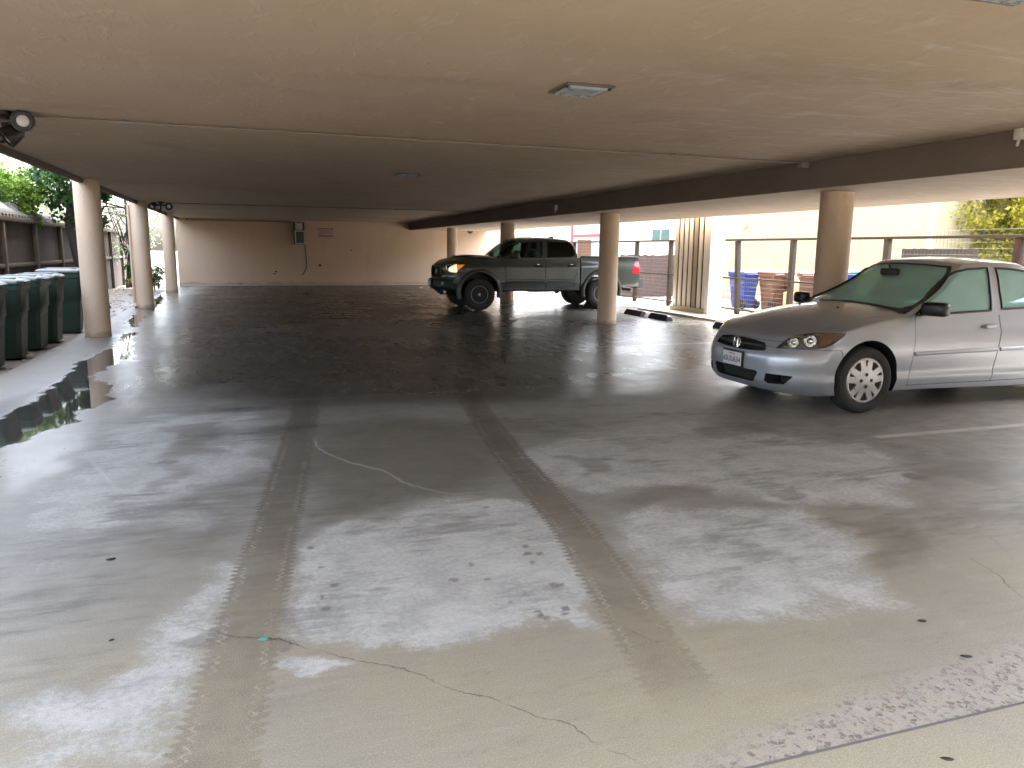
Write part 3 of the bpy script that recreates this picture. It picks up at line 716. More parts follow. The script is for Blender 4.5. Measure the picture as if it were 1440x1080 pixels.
def prism_xz(poly, y0, y1, mi=0):
    b = MB(); b.prism([(x, y0, z) for x, z in poly], (0, y1 - y0, 0)); return mbmesh(b, mi)
def prism_yz(poly, x0, x1, mi=0):
    b = MB(); b.prism([(x0, y, z) for y, z in poly], (x1 - x0, 0, 0)); return mbmesh(b, mi)
def prism_xy(poly, z0, z1, mi=0):
    b = MB(); b.prism([(x, y, z0) for x, y in poly], (0, 0, z1 - z0)); return mbmesh(b, mi)
def cyl_y(x, z, r, y0, y1, mi=0, n=56, sx=1.0):
    return prism_xz([(x + sx * r * math.cos(2 * math.pi * k / n), z + r * math.sin(2 * math.pi * k / n)) for k in range(n)], y0, y1, mi)
def frustum(px, tf, mi=0):
    """solid through an outline traced on the photo, between depths d0 and d1"""
    d0, d1 = tf; b = MB()
    b.loft([[EYE + ray(x, y) * d0 for x, y in px], [EYE + ray(x, y) * d1 for x, y in px]]); return mbmesh(b, mi)
def setmi(me, mi):
    me.polygons.foreach_set('material_index', np.full(len(me.polygons), mi, np.int32))
def offset_poly(poly, d):
    """grow (d>0) or shrink a 2D outline"""
    n = len(poly); A = sum(poly[i][0] * poly[(i + 1) % n][1] - poly[(i + 1) % n][0] * poly[i][1] for i in range(n)); s = 1 if A > 0 else -1; out = []
    for i in range(n):
        p0, p1, p2 = (Vector(poly[(i + k) % n]) for k in (-1, 0, 1))
        e0 = (p1 - p0).normalized(); e1 = (p2 - p1).normalized(); n0 = Vector((e0.y, -e0.x)) * s; n1 = Vector((e1.y, -e1.x)) * s
        m = (n0 + n1); m = m / max(.35, m.length_squared) * 2
        out.append(tuple(p1 + m * d))
    return out
def mirror_y(me):
    m = me.copy(); m.transform(Matrix.Diagonal((1, -1, 1, 1))); m.flip_normals(); return m
def bvh(me):
    b = bmesh.new(); b.from_mesh(me); t = BVHTree.FromBMesh(b); b.free(); return t
def joinmesh(ms):
    b = bmesh.new()
    for m in ms: b.from_mesh(m)
    me = bpy.data.meshes.new('j'); b.to_mesh(me); b.free(); return me

class Car:
    """parts are made in car coordinates (s from the nose, y, z) and linked under an Empty at its base"""
    def __init__(s, name, X0, Yc, L, label, cat, group=None):
        s.X0, s.Yc, s.L = X0, Yc, L
        s.root = empty(name, (X0 + L / 2, Yc, 0), label, cat, group)
    def T(s): return Matrix.Translation((s.X0, s.Yc, 0))
    def link(s, name, me, mats, parent=None, ang=30, smooth=True):
        me = me.copy(); me.transform(s.T())
        if smooth: finish(me, ang)
        return link(name, me, mats, parent or s.root)
    def build(s, name, mb, mats, parent=None, ang=35):
        return s.link(name, mb.mesh(ang), mats, parent, ang)
    def loc(s, x, y, plane_y):
        """photo pixel -> (s, y, z) on a plane of constant y"""
        p = atY(x, y, s.Yc + plane_y); return (p[0] - s.X0, p[2])
    def hit(s, tree, x, y):
        o = EYE - np.array([s.X0, s.Yc, 0]); r = tree.ray_cast(Vector(o), Vector(ray(x, y)).normalized()); return r[0]

M_tyre = mat('tyre_rubber', (.022, .022, .023), .8, bump=.2, bs=60)
def tyre_mesh(x, yo, z, r, w, rim, side, tread=0.0):
    """yo = outer sidewall plane, side=-1 near, +1 far"""
    b = MB(); s = -side
    prof = [(rim - .01, .02), (rim + .005, .004), (rim + (r - rim) * .25, -.004), (rim + (r - rim) * .55, -.008), (rim + (r - rim) * .82, .002), (r - .012, .018), (r, .04), (r, w - .04), (r - .012, w - .018), (rim + (r - rim) * .5, w), (rim - .01, w - .02)]
    b.lathe(prof, (x, yo, z), (0, s, 0), 56)
    if tread:
        n = 44
        for k in range(n):
            a0 = 2 * math.pi * k / n
            for (o0, o1, sh) in ((.012, .075, 0), (w - .075, w - .012, .5)):
                a = a0 + sh * 2 * math.pi / n; d = 2 * math.pi / n * .3
                ps = [(x + rr * math.cos(a + q), yo + s * o, z + rr * math.sin(a + q)) for rr in (r - .02, r + tread) for q in (-d, d) for o in (o0, o1)]
                vv = [b.b.verts.new(p) for p in ps]
                for q in ((0, 1, 3, 2), (4, 6, 7, 5), (0, 4, 5, 1), (2, 3, 7, 6), (0, 2, 6, 4), (1, 5, 7, 3)): b.b.faces.new([vv[i] for i in q])
    return b
def spoke_disc(x, yo, z, R0, side, slots, dish=.03, n_out=72, thick=.012):
    """round cover with slots cut through it"""
    b = MB(); s = -side
    b.lathe([(R0 * .18, -.006), (R0 * .35, -.002), (R0 * .75, .006), (R0 * .93, .004), (R0, .016), (R0, .016 + thick), (R0 * .9, .01 + thick), (R0 * .35, .01 + thick), (.01, .01 + thick)], (x, yo, z), (0, s, 0), n_out)
    me = mbmesh(b)
    c = MB()
    for sl in slots:
        c.prism([(x + r * R0 * math.cos(a), yo - .08, z + r * R0 * math.sin(a)) for r, a in sl], (0, .2, 0))
    return boolean(me, mbmesh(c), solver='EXACT')

# ------------------------------------------------------------------ silver sedan
def car_paint(name, col, metal=.75, rough=.34, coat=.8, flake=.06):
    t = NT(name); v = t.obj(); n = t.noise(v, 900, 2); d = t.noise(v, 2.2, 5)
    c = t.mix(t.mul(n, flake * 4), tuple(x * .92 for x in col), tuple(min(1, x * 1.1) for x in col))
    c = t.mix(t.mul(t.ss(d, .45, .75), .03), c, (.3, .27, .23))
    t.pbr(c, t.mr(d, .3, .7, rough - .01, rough + .03), metal, None, Coat_Weight=coat, Coat_Roughness=.06); return t.m
M_silver = car_paint('silver_paint', (.335, .36, .41), .42, .31)
M_liner = mat('wheel_liner', (.008, .008, .008), .8)
M_trim = mat('black_trim', (.007, .007, .008), .4)
M_chrome = mat('chrome', (.75, .75, .76), .12, 1.0, var=.03)
M_seat = mat('seat_cloth', (.07, .068, .065), .9)
M_dash = mat('dash_plastic', (.035, .035, .036), .7)
M_gl_w = glass('windscreen_glass', (.74, .96, .91), .6, .42, (.62, .97, .91))
M_gl_s = glass('misted_side_glass', (.60, .92, .96), .8, .78, (.62, .98, 1.0))
M_gl_c = glass('clear_green_glass', (.72, .95, .92), .8, .06, (.5, .8, .8))
M_gl_d = glass('tinted_glass', (.10, .12, .12), .8)
M_gl_t = glass('light_tinted_glass', (.55, .66, .62), .9)
M_lamp = glass('lamp_lens', (.93, .95, .95), 1.0)
M_refl = mat('lamp_reflector', (.40, .42, .38), .4, .3, var=.3, vs=30)
M_amber = mat('amber_reflector', (.30, .125, .07), .35, .2, var=.4, vs=40)
M_red_l = mat('red_lens', (.45, .02, .03), .15, 0, Coat_Weight=1.0)
M_plate = mat('plate_white', (.62, .62, .62), .45)
M_ink = mat('plate_blue', (.02, .025, .08), .5)
M_alloy = mat('silver_wheel_cover', (.48, .48, .49), .32, .75)

SL, SX0, SYC = 4.44, 4.47, 6.43
sed = Car('sedan', SX0, SYC, SL, 'silver four door sedan parked nose out at the right edge', 'car')
ze = spl([(0, .585), (.06, .625), (.15, .66), (.35, .72), (.7, .80), (1.0, .855), (1.35, .895), (2.0, .92), (3.2, .955), (3.8, .985), (4.3, .985), (4.44, .95)])
zcr = spl([(0, .02), (.15, .045), (.5, .085), (1.0, .10), (1.3, .09), (1.8, .03), (3.4, .03), (3.8, .045), (4.44, .03)])
zb_ = spl([(0, .20), (.2, .17), (.6, .18), (.9, .19), (3.6, .19), (4.1, .22), (4.44, .27)])
hw = spl([(0, .80), (.3, .825), (.86, .852), (1.5, .852), (3.0, .855), (3.6, .853), (4.1, .83), (4.44, .78)])
sec = spl([(.15, .95), (.21, .972), (.28, .985), (.325, .994), (.345, .984), (.45, .993), (.58, 1.0), (.70, .996), (.755, .988), (.80, .972), (.90, .945), (1.05, .93)])
sfz = spl([(.15, .12), (.22, .045), (.27, .012), (.33, .006), (.45, .0), (.52, .012), (.57, .035), (.63, .075), (.70, .12), (.8, .2)])
srz = spl([(.2, .10), (.4, .01), (.6, .0), (.75, .03), (.95, .09), (1.05, .14)])
def sed_P(a, b, c):
    s = a * SL; ac = abs(c)
    for _ in range(3):
        zt = ze(s) + zcr(s) * (1 - ac**2.2); z = zb_(s) + (zt - zb_(s)) * b
        f = sfz(z) + .10 * ac**2 + .30 * ac**5; r = SL - srz(z) - .07 * ac**2 - .16 * ac**5
        s = f + (r - f) * a
    wheel = .012 * sum(math.exp(-((s - q) / .34)**4) for q in (.86, 3.48)) * max(0, 1 - abs(z - .55) / .35)
    k = c * (hw(s) * sec(z) + (wheel if ac > .9 else 0))
    if ac > .999 and .0 < b < 1: pass
    return (s, k, z)
A_ = [0, .006, .02, .04, .065, .09, .12, .15, .18, .21, .24, .27, .30, .34, .38, .42, .46, .50, .55, .60, .65, .70, .74, .78, .82, .86, .90, .93, .96, .98, .994, 1]
B_ = [0, .03, .09, .15, .19, .23, .30, .40, .50, .60, .68, .74, .78, .83, .90, .96, 1]
C_ = [-1, -.975, -.92, -.82, -.68, -.5, -.3, -.1, .1, .3, .5, .68, .82, .92, .975, 1]
body = subd(boxcage(A_, B_, C_, sed_P), 1)
# greenhouse
fwin = spl([(0, .93), (.12, 1.08), (.5, 1.56), (.85, 1.90), (1, 2.03)]); rwin = spl([(0, 3.86), (.5, 3.50), (.85, 3.20), (1, 3.08)])
ghw = spl([(0, .815), (.2, .785), (.5, .715), (.8, .63), (.92, .585), (1, .55)])
zro = spl([(1.0, 1.30), (1.85, 1.355), (2.15, 1.405), (2.6, 1.425), (3.0, 1.405), (3.3, 1.36), (3.9, 1.3)])
def gh_P(a, b, c):
    ac = abs(c)
    f = fwin(b) + (.27 - .11 * b) * ac**2.2; r = rwin(b) - (.12) * ac**2.2
    s = f + (r - f) * a
    zt = zro(s) - .055 * ac**2.4 + .02
    z0 = ze(s) - .05
    z = z0 + (zt - z0) * b
    pl = 1 - .05 * max(0, (s - 2.6) / 1.2)**2
    return (s, c * ghw(b) * pl, z)
Ag = [0, .02, .07, .15, .25, .35, .45, .55, .65, .75, .85, .93, .98, 1]
Bg = [0, .08, .2, .35, .5, .65, .78, .88, .95, 1]
Cg = [-1, -.96, -.85, -.65, -.4, -.13, .13, .4, .65, .85, .96, 1]
gcage = boxcage(Ag, Bg, Cg, gh_P)
gsolid = subd(gcage, 2); gshell = subd(gcage, 2, .03, -1.0); ggl = subd(gcage, 2, .004, -1.0, .008)
gtree = bvh(gsolid); btree = bvh(body)
def onside(tree, s_, z, y=-1.5):
    r = tree.ray_cast(Vector((s_, y, z)), Vector((0, -y, 0)).normalized()); return r[0]
def px_sz(car, tree, px):
    out = []
    for x, y in px:
        h = car.hit(tree, x, y); out.append((h.x, h.z) if h else car.loc(x, y, -.7))
    return out
# window outlines traced from the photo, as side-view outlines
w_f = px_sz(sed, gtree, [(1288, 443), (1300, 424), (1316, 404), (1332, 389), (1345, 382.5), (1360, 379), (1388, 377), (1391, 400), (1393, 436)])
w_r = px_sz(sed, gtree, [(1409, 434), (1406, 410), (1400, 377.5), (1420, 378.5), (1438, 381)])
w_r = w_r + [(w_r[-1][0] + .30, w_r[-1][1] - .035), (w_r[-1][0] + .52, w_r[-1][1] - .13), (w_r[-1][0] + .62, 1.12), (w_r[-1][0] + .60, w_r[0][1] + .02)]
ws = [(-.745, .85), (-.35, .90), (0, .91), (.35, .90), (.745, .85), (.745, .935), (.645, 1.14), (.555, 1.30), (.51, 1.352), (.25, 1.372), (0, 1.378), (-.25, 1.372), (-.51, 1.352), (-.555, 1.30), (-.645, 1.14), (-.745, .935)]
rw = [(-.60, 1.07), (.60, 1.07), (.52, 1.33), (.25, 1.355), (-.25, 1.355), (-.52, 1.33)]
shell = gshell
cuts = [prism_xz(w_f, -1.2, 1.2, 1), prism_xz(w_r, -1.2, 1.2, 1), prism_yz(ws, .7, 2.25, 1), prism_yz(rw, 3.0, 4.3, 1)]
for c in cuts: shell = boolean(shell, c)
sed.link('cabin', shell, [M_silver, M_trim])
def ring_on(tree, poly, car, rad, name, mats, parent=None, axis='y'):
    for sgn in (-1, 1):
        pts = []
        n = len(poly)
        for i in range(n):
            p, q = poly[i], poly[(i + 1) % n]; L = math.hypot(q[0] - p[0], q[1] - p[1]); k = max(1, int(L / .05))
            for j in range(k):
                u = p[0] + (q[0] - p[0]) * j / k; v = p[1] + (q[1] - p[1]) * j / k
                h = tree.ray_cast(Vector((u, sgn * 1.5, v)), Vector((0, -sgn, 0)))[0]
                if h and abs(h.y) > .3: pts.append(Vector((h.x, h.y + sgn * .001, h.z)))
        b = MB(); b.tube(pts + [pts[0]], rad, 6, cap=False); car.build(name, b, mats, parent)
glass_parts = []
for poly, nm, m in ((w_f, 'side_window', M_gl_s), (w_r, 'side_window', M_gl_s)):
    g = boolean(ggl, prism_xz(offset_poly(poly, -.001), -1.2, -.2), 'INTERSECT'); sed.link(nm, g, m)
    g2 = boolean(ggl, prism_xz(offset_poly(poly, -.001), .2, 1.2), 'INTERSECT'); sed.link(nm, g2, M_gl_c)
    ring_on(gtree, offset_poly(poly, .004), sed, .011, 'window_seal', M_trim)
sed.link('windscreen', boolean(ggl, prism_yz(offset_poly(ws, -.001), .7, 2.25), 'INTERSECT'), M_gl_w)
# black painted border of the windscreen and the green shade band along its top
gfr = subd(gcage, 2, .003, -1.0, .004)
inner = [(-.63, .955), (-.3, .985), (0, .995), (.3, .985), (.63, .955), (.675, .985), (.602, 1.15), (.522, 1.295), (.485, 1.337), (.25, 1.358), (0, 1.363), (-.25, 1.358), (-.485, 1.337), (-.522, 1.295), (-.602, 1.15), (-.675, .985)]
fr = boolean(gfr, prism_yz(offset_poly(ws, -.002), .7, 2.25), 'INTERSECT'); fr = boolean(fr, prism_yz(inner, .6, 2.4)); sed.link('windscreen_border', fr, M_trim)
gsh = subd(gcage, 2, .001, -1.0, .0135)
sh = boolean(gsh, prism_yz([(-.56, 1.30), (.56, 1.30), (.56, 1.375), (-.56, 1.375)], .7, 2.25), 'INTERSECT')
sh = boolean(sh, prism_yz(offset_poly(ws, -.004), .7, 2.4), 'INTERSECT')
sed.link('shade_band', sh, glass('green_shade_band', (.05, .55, .50), .2, .25, (.0, .45, .40)))
sed.link('rear_window', boolean(ggl, prism_yz(offset_poly(rw, -.001), 3.0, 4.3), 'INTERSECT'), M_gl_c)

# --- lower body: wheel arches, then panels cut free with real gaps
FWX, RWX, WR, WZ = .865, 3.485, .312, .312
for xx in (FWX, RWX):
    for sy in (-1, 1):
        body = boolean(body, cyl_y(xx, WZ + .022, .352, sy * .56, sy * 1.0, 1) if sy > 0 else cyl_y(xx, WZ + .022, .352, -1.0, -.56, 1))
# dark well under the cabin
HL_PX = [(1090.5, 490), (1098, 484), (1107, 477), (1120, 471.5), (1134, 469.3), (1152, 468.6), (1175, 468.2), (1189.5, 469.2), (1186, 473.5), (1178, 480), (1170, 485), (1160, 488.8), (1148, 490.6), (1120, 490.6)]
def car_frustum(car, px, d0, d1, mi=0):
    m = frustum(px, (d0, d1), mi); m.transform(car.T().inverted()); return m
hlp = [car.hit(btree, x, y) for car in (sed,) for x, y in HL_PX]
def proj_solid(pts, d, back, mi=0, front=.15):
    """solid extruded both ways along d from a loop of surface points"""
    d = Vector(d).normalized(); b = MB(); b.loft([[p - d * front for p in pts], [p + d * back for p in pts]]); return mbmesh(b, mi)
dirn = Vector((.55, .83, -.05))
c0 = sum(hlp, Vector()) / len(hlp)
def scale_loop(pts, k): return [p + (p - c0).normalized() * k for p in pts]
for sgn in (-1, 1):
    hole = proj_solid(scale_loop(hlp, .004), dirn, .10, 2); lens = proj_solid(hlp, dirn, .25, 0)
    if sgn > 0: hole, lens = mirror_y(hole), mirror_y(lens)
    lsh = subd(boxcage(A_, B_, C_, sed_P), 1, .004, -1.0, .002)
    lm = boolean(lsh, lens, 'INTERSECT')
    hl = sed.link('headlight', lm, M_lamp)
    body = boolean(body, hole)
    q = [p + dirn * .085 for p in scale_loop(hlp, .003)]; b = MB(); b.loft([q, [p + dirn * .01 for p in q]]); m = b.mesh(); sed.link('lamp_housing', mirror_y(m) if sgn > 0 else m, M_refl, hl)
    def mk(px, dep, r, name, mats, squash=1.0):
        h = sed.hit(btree, *px) + dirn * dep
        b = MB(); b.lathe([(.004, .030), (r * .4, .026), (r * .7, .014), (r, -.012), (r * 1.06, -.010), (r * 1.06, .05)], h, dirn, 24)
        m = b.mesh(); 
        if sgn > 0: m = mirror_y(m)
        sed.link(name, m, mats, hl)
    mk((1116, 482), .05, .046, 'reflector', M_chrome); mk((1140, 480), .05, .054, 'reflector', M_chrome)
    q = [sed.hit(btree, x, y) + dirn * .018 for x, y in ((1154, 470.5), (1172, 470), (1182, 473), (1172, 481), (1160, 487), (1152, 488.5))]
    b = MB(); b.loft([q, [p + dirn * .05 for p in q]]); m = b.mesh(); m = mirror_y(m) if sgn > 0 else m
    sed.link('turn_signal', m, M_amber, hl)
# grille slot, lower intake, fog recesses
gr = [(-.40, .575), (-.385, .558), (-.20, .545), (0, .54), (.20, .545), (.385, .558), (.40, .575), (.35, .628), (.2, .645), (0, .65), (-.2, .645), (-.35, .628)]
lo = [(-.33, .365), (.33, .365), (.35, .345), (.30, .262), (.27, .25), (-.27, .25), (-.30, .262), (-.35, .345)]
body = boolean(body, prism_yz(gr, -.3, .16, 1))
body = boolean(body, prism_yz(lo, -.3, .12, 1))
for sy in (-1, 1):
    fg = [(sy * .44, .355), (sy * .66, .352), (sy * .655, .335), (sy * .60, .268), (sy * .46, .258), (sy * .425, .28)]
    body = boolean(body, prism_yz(fg, -.3, .24, 1))
# panel gaps: doors
zt_ = lambda s_: ze(s_) - .004
dfr = [(1.375, .40), (1.395, .80), (1.42, .965), (2.44, .99), (2.455, .72), (2.42, .45), (2.395, .245), (1.345, .245)]
drr = [(2.462, .72), (2.447, .99), (3.30, 1.02), (3.34, .72), (3.20, .56), (3.06, .40), (3.0, .245), (2.402, .245), (2.427, .45)]
for poly, nm in ((dfr, 'door'), (drr, 'door')):
    for sy in (-1, 1):
        y0, y1 = (-1.0, -.70) if sy < 0 else (.70, 1.0)
        d = boolean(body, prism_xz(offset_poly(poly, -.0025), y0, y1), 'INTERSECT')
        body = boolean(body, prism_xz(offset_poly(poly, .0025), y0 + (.02 if sy < 0 else -.0) - (.0 if sy < 0 else .0), y1, 1))
        dd = sed.link(nm, d, [M_silver, M_trim, M_refl])
        # handle
        xs_ = 2.30 if poly is dfr else 3.16
        h = onside(btree, xs_, .785, sy * 1.5)
        b = MB(); b.tube([(xs_ - .085, h.y + sy * .004, .782), (xs_ - .07, h.y + sy * .03, .785), (xs_ + .05, h.y + sy * .032, .792), (xs_ + .075, h.y + sy * .004, .793)], [.014, .021, .021, .014], 8)
        sed.build('handle', b, M_silver, dd)
        b = MB(); b.lathe([(.004, .012), (.03, .006), (.042, -.003)], (xs_ - .005, h.y - sy * .008, .765), (0, -sy, 0), 18); sed.build('handle_cup', b, M_silver, dd)
        # rubbing strip
        x0, x1 = (1.40, 2.425) if poly is dfr else (2.465, 3.14)
        pts = [(x, onside(btree, x, .545 + .012 * (x - 1.4), sy * 1.5)) for x in np.linspace(x0, x1, 12)]
        b = MB(); b.loft([[(x, h.y + sy * yy, h.z + zz) for yy, zz in ((-.004, -.021), (.010, -.016), (.014, 0), (.010, .016), (-.004, .021))] for x, h in pts]); sed.build('rubbing_strip', b, M_silver, dd, 60)
# bonnet
bon = [(.02, -.60), (.16, -.615), (.45, -.665), (1.0, -.70), (1.40, -.70), (1.40, .70), (1.0, .70), (.45, .665), (.16, .615), (.02, .60)]
bn = boolean(body, prism_xy(offset_poly(bon, -.003), .655, 1.2), 'INTERSECT'); body = boolean(body, prism_xy(offset_poly(bon, .003), .652, 1.2, 1))
hood = sed.link('bonnet', bn, [M_silver, M_trim, M_refl])
# front bumper
bp = prism_xz([(-.2, .0), (.66, .0), (.62, .30), (.565, .575), (.548, .60), (.10, .60), (-.2, .60)], -1.2, 1.2)
bm_ = boolean(body, bp, 'INTERSECT'); body = boolean(body, prism_xz([(-.2, .0), (.665, .0), (.625, .302), (.569, .577), (.551, .604), (.10, .604), (-.2, .604)], -1.2, 1.2, 1))
bumper = sed.link('bumper', bm_, [M_silver, M_liner, M_refl])
sed.link('body', body, [M_silver, M_liner, M_refl])
# grille bar with emblem: an upright barred letter shape in chrome
def nose_s(y, z): return sfz(z) + .10 * (abs(y) / .82)**2 + .30 * (abs(y) / .82)**5
b = MB(); ysr = np.linspace(-.36, .36, 15)
b.loft([[(nose_s(y, .60) + .012 + dx, y, .597 + dz) for dx, dz in ((.03, -.015), (0, -.012), (-.004, 0), (.002, .012), (.03, .015))] for y in ysr]); gb = sed.build('grille_bar', b, M_dash)
b = MB()
for sy in (-1, 1): b.tube([(.028, sy * .034, .640), (.024, sy * .024, .600), (.022, sy * .036, .556)], [.010, .009, .010], 8)
b.tube([(.024, -.026, .598), (.024, .026, .598)], .010, 8); b.tube([(.034 + .004 * math.cos(a), .062 * math.cos(a) * 1.0, .598 + .054 * math.sin(a)) for a in np.linspace(0, 2 * math.pi, 25)], .006, 6, cap=False)
sed.build('emblem', b, M_chrome, gb)
# number plate
pl = MB(); pl.box(-.012, .006, -.165, .165, .36, .525, .004); pf = sed.build('number_plate', pl, M_trim)
pl = MB(); pl.box(-.016, -.0125, -.152, .152, .378, .508, .002); sed.build('plate_face', pl, M_plate, pf)
mtxp = Matrix(((0, 0, -1, -.0175), (-1, 0, 0, 0), (0, 1, 0, .432), (0, 0, 0, 1)))
def car_text(car, body_, size, mtx, mats, parent, sx=1.0, ext=.0008):
    o = text(body_, size, car.T() @ mtx, mats, parent, 'lettering', ext, sx); return o
car_text(sed, '6SUU634', .078, mtxp, M_ink, pf, .92)
mtxp2 = Matrix(((0, 0, -1, -.0175), (-1, 0, 0, 0), (0, 1, 0, .490), (0, 0, 0, 1)))
car_text(sed, 'California', .026, mtxp2, M_red, pf, 1.0)
# door mirrors
for sy in (-1, 1):
    b = MB(); b.box(-.055, .055, -.115, .115, -.07, .07, .035)
    me = b.mesh(50); me.transform(Matrix.Translation((1.52, sy * .925, .965)) @ Matrix.Rotation(sy * -.25, 4, 'Z') @ Matrix.Diagonal((1.15, 1, .92, 1)))
    mr_ = sed.link('door_mirror', me, M_trim, None, 50)
    b = MB(); b.prism([(1.43, sy * .765, .90), (1.60, sy * .775, .915), (1.56, sy * .74, 1.0)], (0, sy * .02, 0)); b.tube([(1.50, sy * .77, .925), (1.52, sy * .86, .945)], .03, 8); sed.build('mirror_base', b, M_trim, mr_)
# wipers and washer jets
for (y0, x0, y1, x1, dz) in ((-.50, 1.20, .12, 1.145, .02), (.02, 1.08, .62, 1.22, .02)):
    pts = []
    for k in np.linspace(0, 1, 8):
        y = y0 + (y1 - y0) * k; xx = 1.06 + .25 * (abs(y) / .815)**2.2 + (.03 if k in (0,) else 0); h = gtree.ray_cast(Vector((xx, y, 1.9)), Vector((0, 0, -1)))[0]
        if h: pts.append((h.x, y, h.z + .014))
    b = MB(); b.tube(pts, .008, 6); sed.build('wiper', b, M_trim)
for y in (-.28, .28):
    x = .97; z = ze(x) + zcr(x) * (1 - (abs(y) / .82)**2.2); b = MB(); b.lathe([(.013, -.006), (.012, .006), (.006, .011)], (x, y, z), (0, 0, 1), 10); sed.build('washer_jet', b, M_trim)
# wheels
def sedan_slots():
    out = []
    for k in range(5):
        a = R(90 + 36 + 72 * k)
        out.append([(.52, a - .10), (.86, a - .235), (.88, a), (.86, a + .235), (.52, a + .10)])
        a = R(90 + 72 * k)
        out.append([(.60, a - .03), (.86, a - .095), (.875, a), (.86, a + .095), (.60, a + .03)])
    return out
for xx in (FWX, RWX):
    for sy in (-1, 1):
        yo = sy * .838
        wh = sed.build('wheel', tyre_mesh(xx, yo, WZ, WR, .19, .214, sy), M_tyre)
        sed.link('wheel_cover', spoke_disc(xx, yo + sy * .0, WZ, .219, sy, sedan_slots()), M_alloy, wh, 25)
        b = MB(); b.lathe([(.21, .028), (.02, .04)], (xx, yo, WZ), (0, -sy, 0), 24); sed.build('rim', b, M_liner, wh)
        for k in range(4):
            b = MB(); a = R(45 + 90 * k + 45); b.lathe([(.017, -.001), (.017, .004)], (xx + .057 * math.cos(a), yo + sy * .007, WZ + .055 * math.sin(a)), (0, -sy, 0), 12); sed.build('lug_hole', b, M_trim, wh)
# underside so the gap below reads dark
b = MB(); b.box(.25, 4.2, -.56, .56, .20, .30); sed.build('underbody', b, M_liner)
# cabin interior
def seat(car, x, y, zb, name='seat', w_=.25, mats=None, tilt=.16, hgt=.42, head=True):
    mats = mats or M_seat; b = MB()
    prof = [(-.0, -w_ * .96), (.0, w_ * .96)]
    b.loft([[(x + tilt * h + dx, y + yy * w_ * wv, zb + h * hgt) for dx, yy in ((-.05, -.9), (-.07, -.5), (-.06, 0), (-.07, .5), (-.05, .9), (.06, .8), (.08, 0), (.06, -.8))] for h, wv in ((0, .95), (.3, 1), (.7, .95), (.92, .8), (1.0, .55))])
    o = car.build(name, b, mats, None, 60)
    if head:
        b = MB(); z0 = zb + hgt + .03; xx = x + tilt * 1.05
        b.loft([[(xx + dx * q + .03 * h, y + yy * q, z0 + .2 * h) for dx, yy in ((-.05, -.10), (-.06, 0), (-.05, .10), (.04, .095), (.05, 0), (.04, -.095))] for h, q in ((0, .75), (.15, 1.0), (.6, 1.05), (.88, .85), (1, .5))]); car.build('headrest', b, mats, o, 60)
    return o
for y in (-.36, .36): seat(sed, 2.10, y, .74, hgt=.37)
b = MB(); b.loft([[(3.12 + .2 * h + dx, yy, .82 + .33 * h) for dx, yy in ((-.05, -.6), (-.06, 0), (-.05, .6), (.08, .6), (.08, -.6))] for h in (0, .5, 1)]); sed.build('rear_seat', b, M_seat)
b = MB(); b.loft([[(x, y, z) for x, z in ((1.30, .86), (1.33, .935), (1.52, .97), (1.68, .955), (1.72, .86))] for y in np.linspace(-.70, .70, 5)]); sed.build('dashboard', b, M_dash)
b = MB(); cs = Vector((1.80, -.36, .96)); ax = Vector((.9, 0, -.42)).normalized(); u = Vector((0, 1, 0)); v_ = ax.cross(u)
b.tube([cs + (u * math.cos(a) + v_ * math.sin(a)) * .185 for a in np.linspace(0, 2 * math.pi, 25)], .015, 8, cap=False); b.tube([cs - u * .18, cs, cs + u * .18], .018, 6); sed.build('steering_wheel', b, M_dash)
b = MB(); b.box(1.83, 1.87, -.12, .12, 1.25, 1.32, .015); b.tube([(1.85, 0, 1.3), (1.83, 0, 1.37)], .01, 6); sed.build('rear_view_mirror', b, M_dash)
# tail: lamps, plate, bumper line (seen from behind only)
for sy in (-1, 1):
    tl = boolean(subd(boxcage(A_, B_, C_, sed_P), 1, .012, .2), prism_yz([(sy * .50, .70), (sy * .95, .70), (sy * .95, .90), (sy * .62, .92), (sy * .50, .86)], 4.05, 4.7), 'INTERSECT'); sed.link('tail_light', tl, M_red_l)
# ------------------------------------------------------------------ dark green crew cab pickup
M_green = car_paint('army_green_paint', (.052, .070, .066), .25, .30, .9)
M_black = mat('textured_black', (.016, .016, .017), .65, bump=.2, bs=200)
M_flare = car_paint('flare_green', (.045, .056, .055), .15, .42, .4)
M_warm = NT('lit_headlight'); _v = M_warm.voro(M_warm.obj(), 26).outputs['Distance']
_p = M_warm.pbr((.6, .55, .4), .2); M_warm.put(_p.inputs['Emission Color'], (1, .80, .45)); M_warm.put(_p.inputs['Emission Strength'], M_warm.mr(_v, .1, .6, .22, .07)); M_warm = M_warm.m
M_amb_l = NT('lit_amber'); _p = M_amb_l.pbr((.5, .15, .02), .2); M_amb_l.put(_p.inputs['Emission Color'], (1, .30, .03)); M_amb_l.put(_p.inputs['Emission Strength'], .05); M_amb_l = M_amb_l.m
TL, TX0, TYC = 5.39, 4.27, 18.89
trk = Car('pickup_truck', TX0, TYC, TL, 'dark green crew cab pickup with lit headlights', 'pickup')
tze = spl([(0, 1.075), (.12, 1.115), (.3, 1.16), (.6, 1.205), (1.0, 1.235), (1.4, 1.26), (2.2, 1.28), (3.6, 1.30)])
tcr = spl([(0, .05), (.3, .075), (.8, .085), (1.3, .07), (1.7, .02), (3.6, .01)])
tzb = spl([(0, .50), (.25, .44), (.6, .44), (1.0, .44), (1.5, .45), (3.6, .47)])
thw = spl([(0, .86), (.3, .90), (.95, .925), (1.5, .915), (3.6, .92)])
tsec = spl([(.40, .95), (.48, .975), (.60, .985), (.66, 1.0), (.80, .995), (.98, .992), (1.06, .985), (1.12, .965), (1.25, .935), (1.4, .92)])
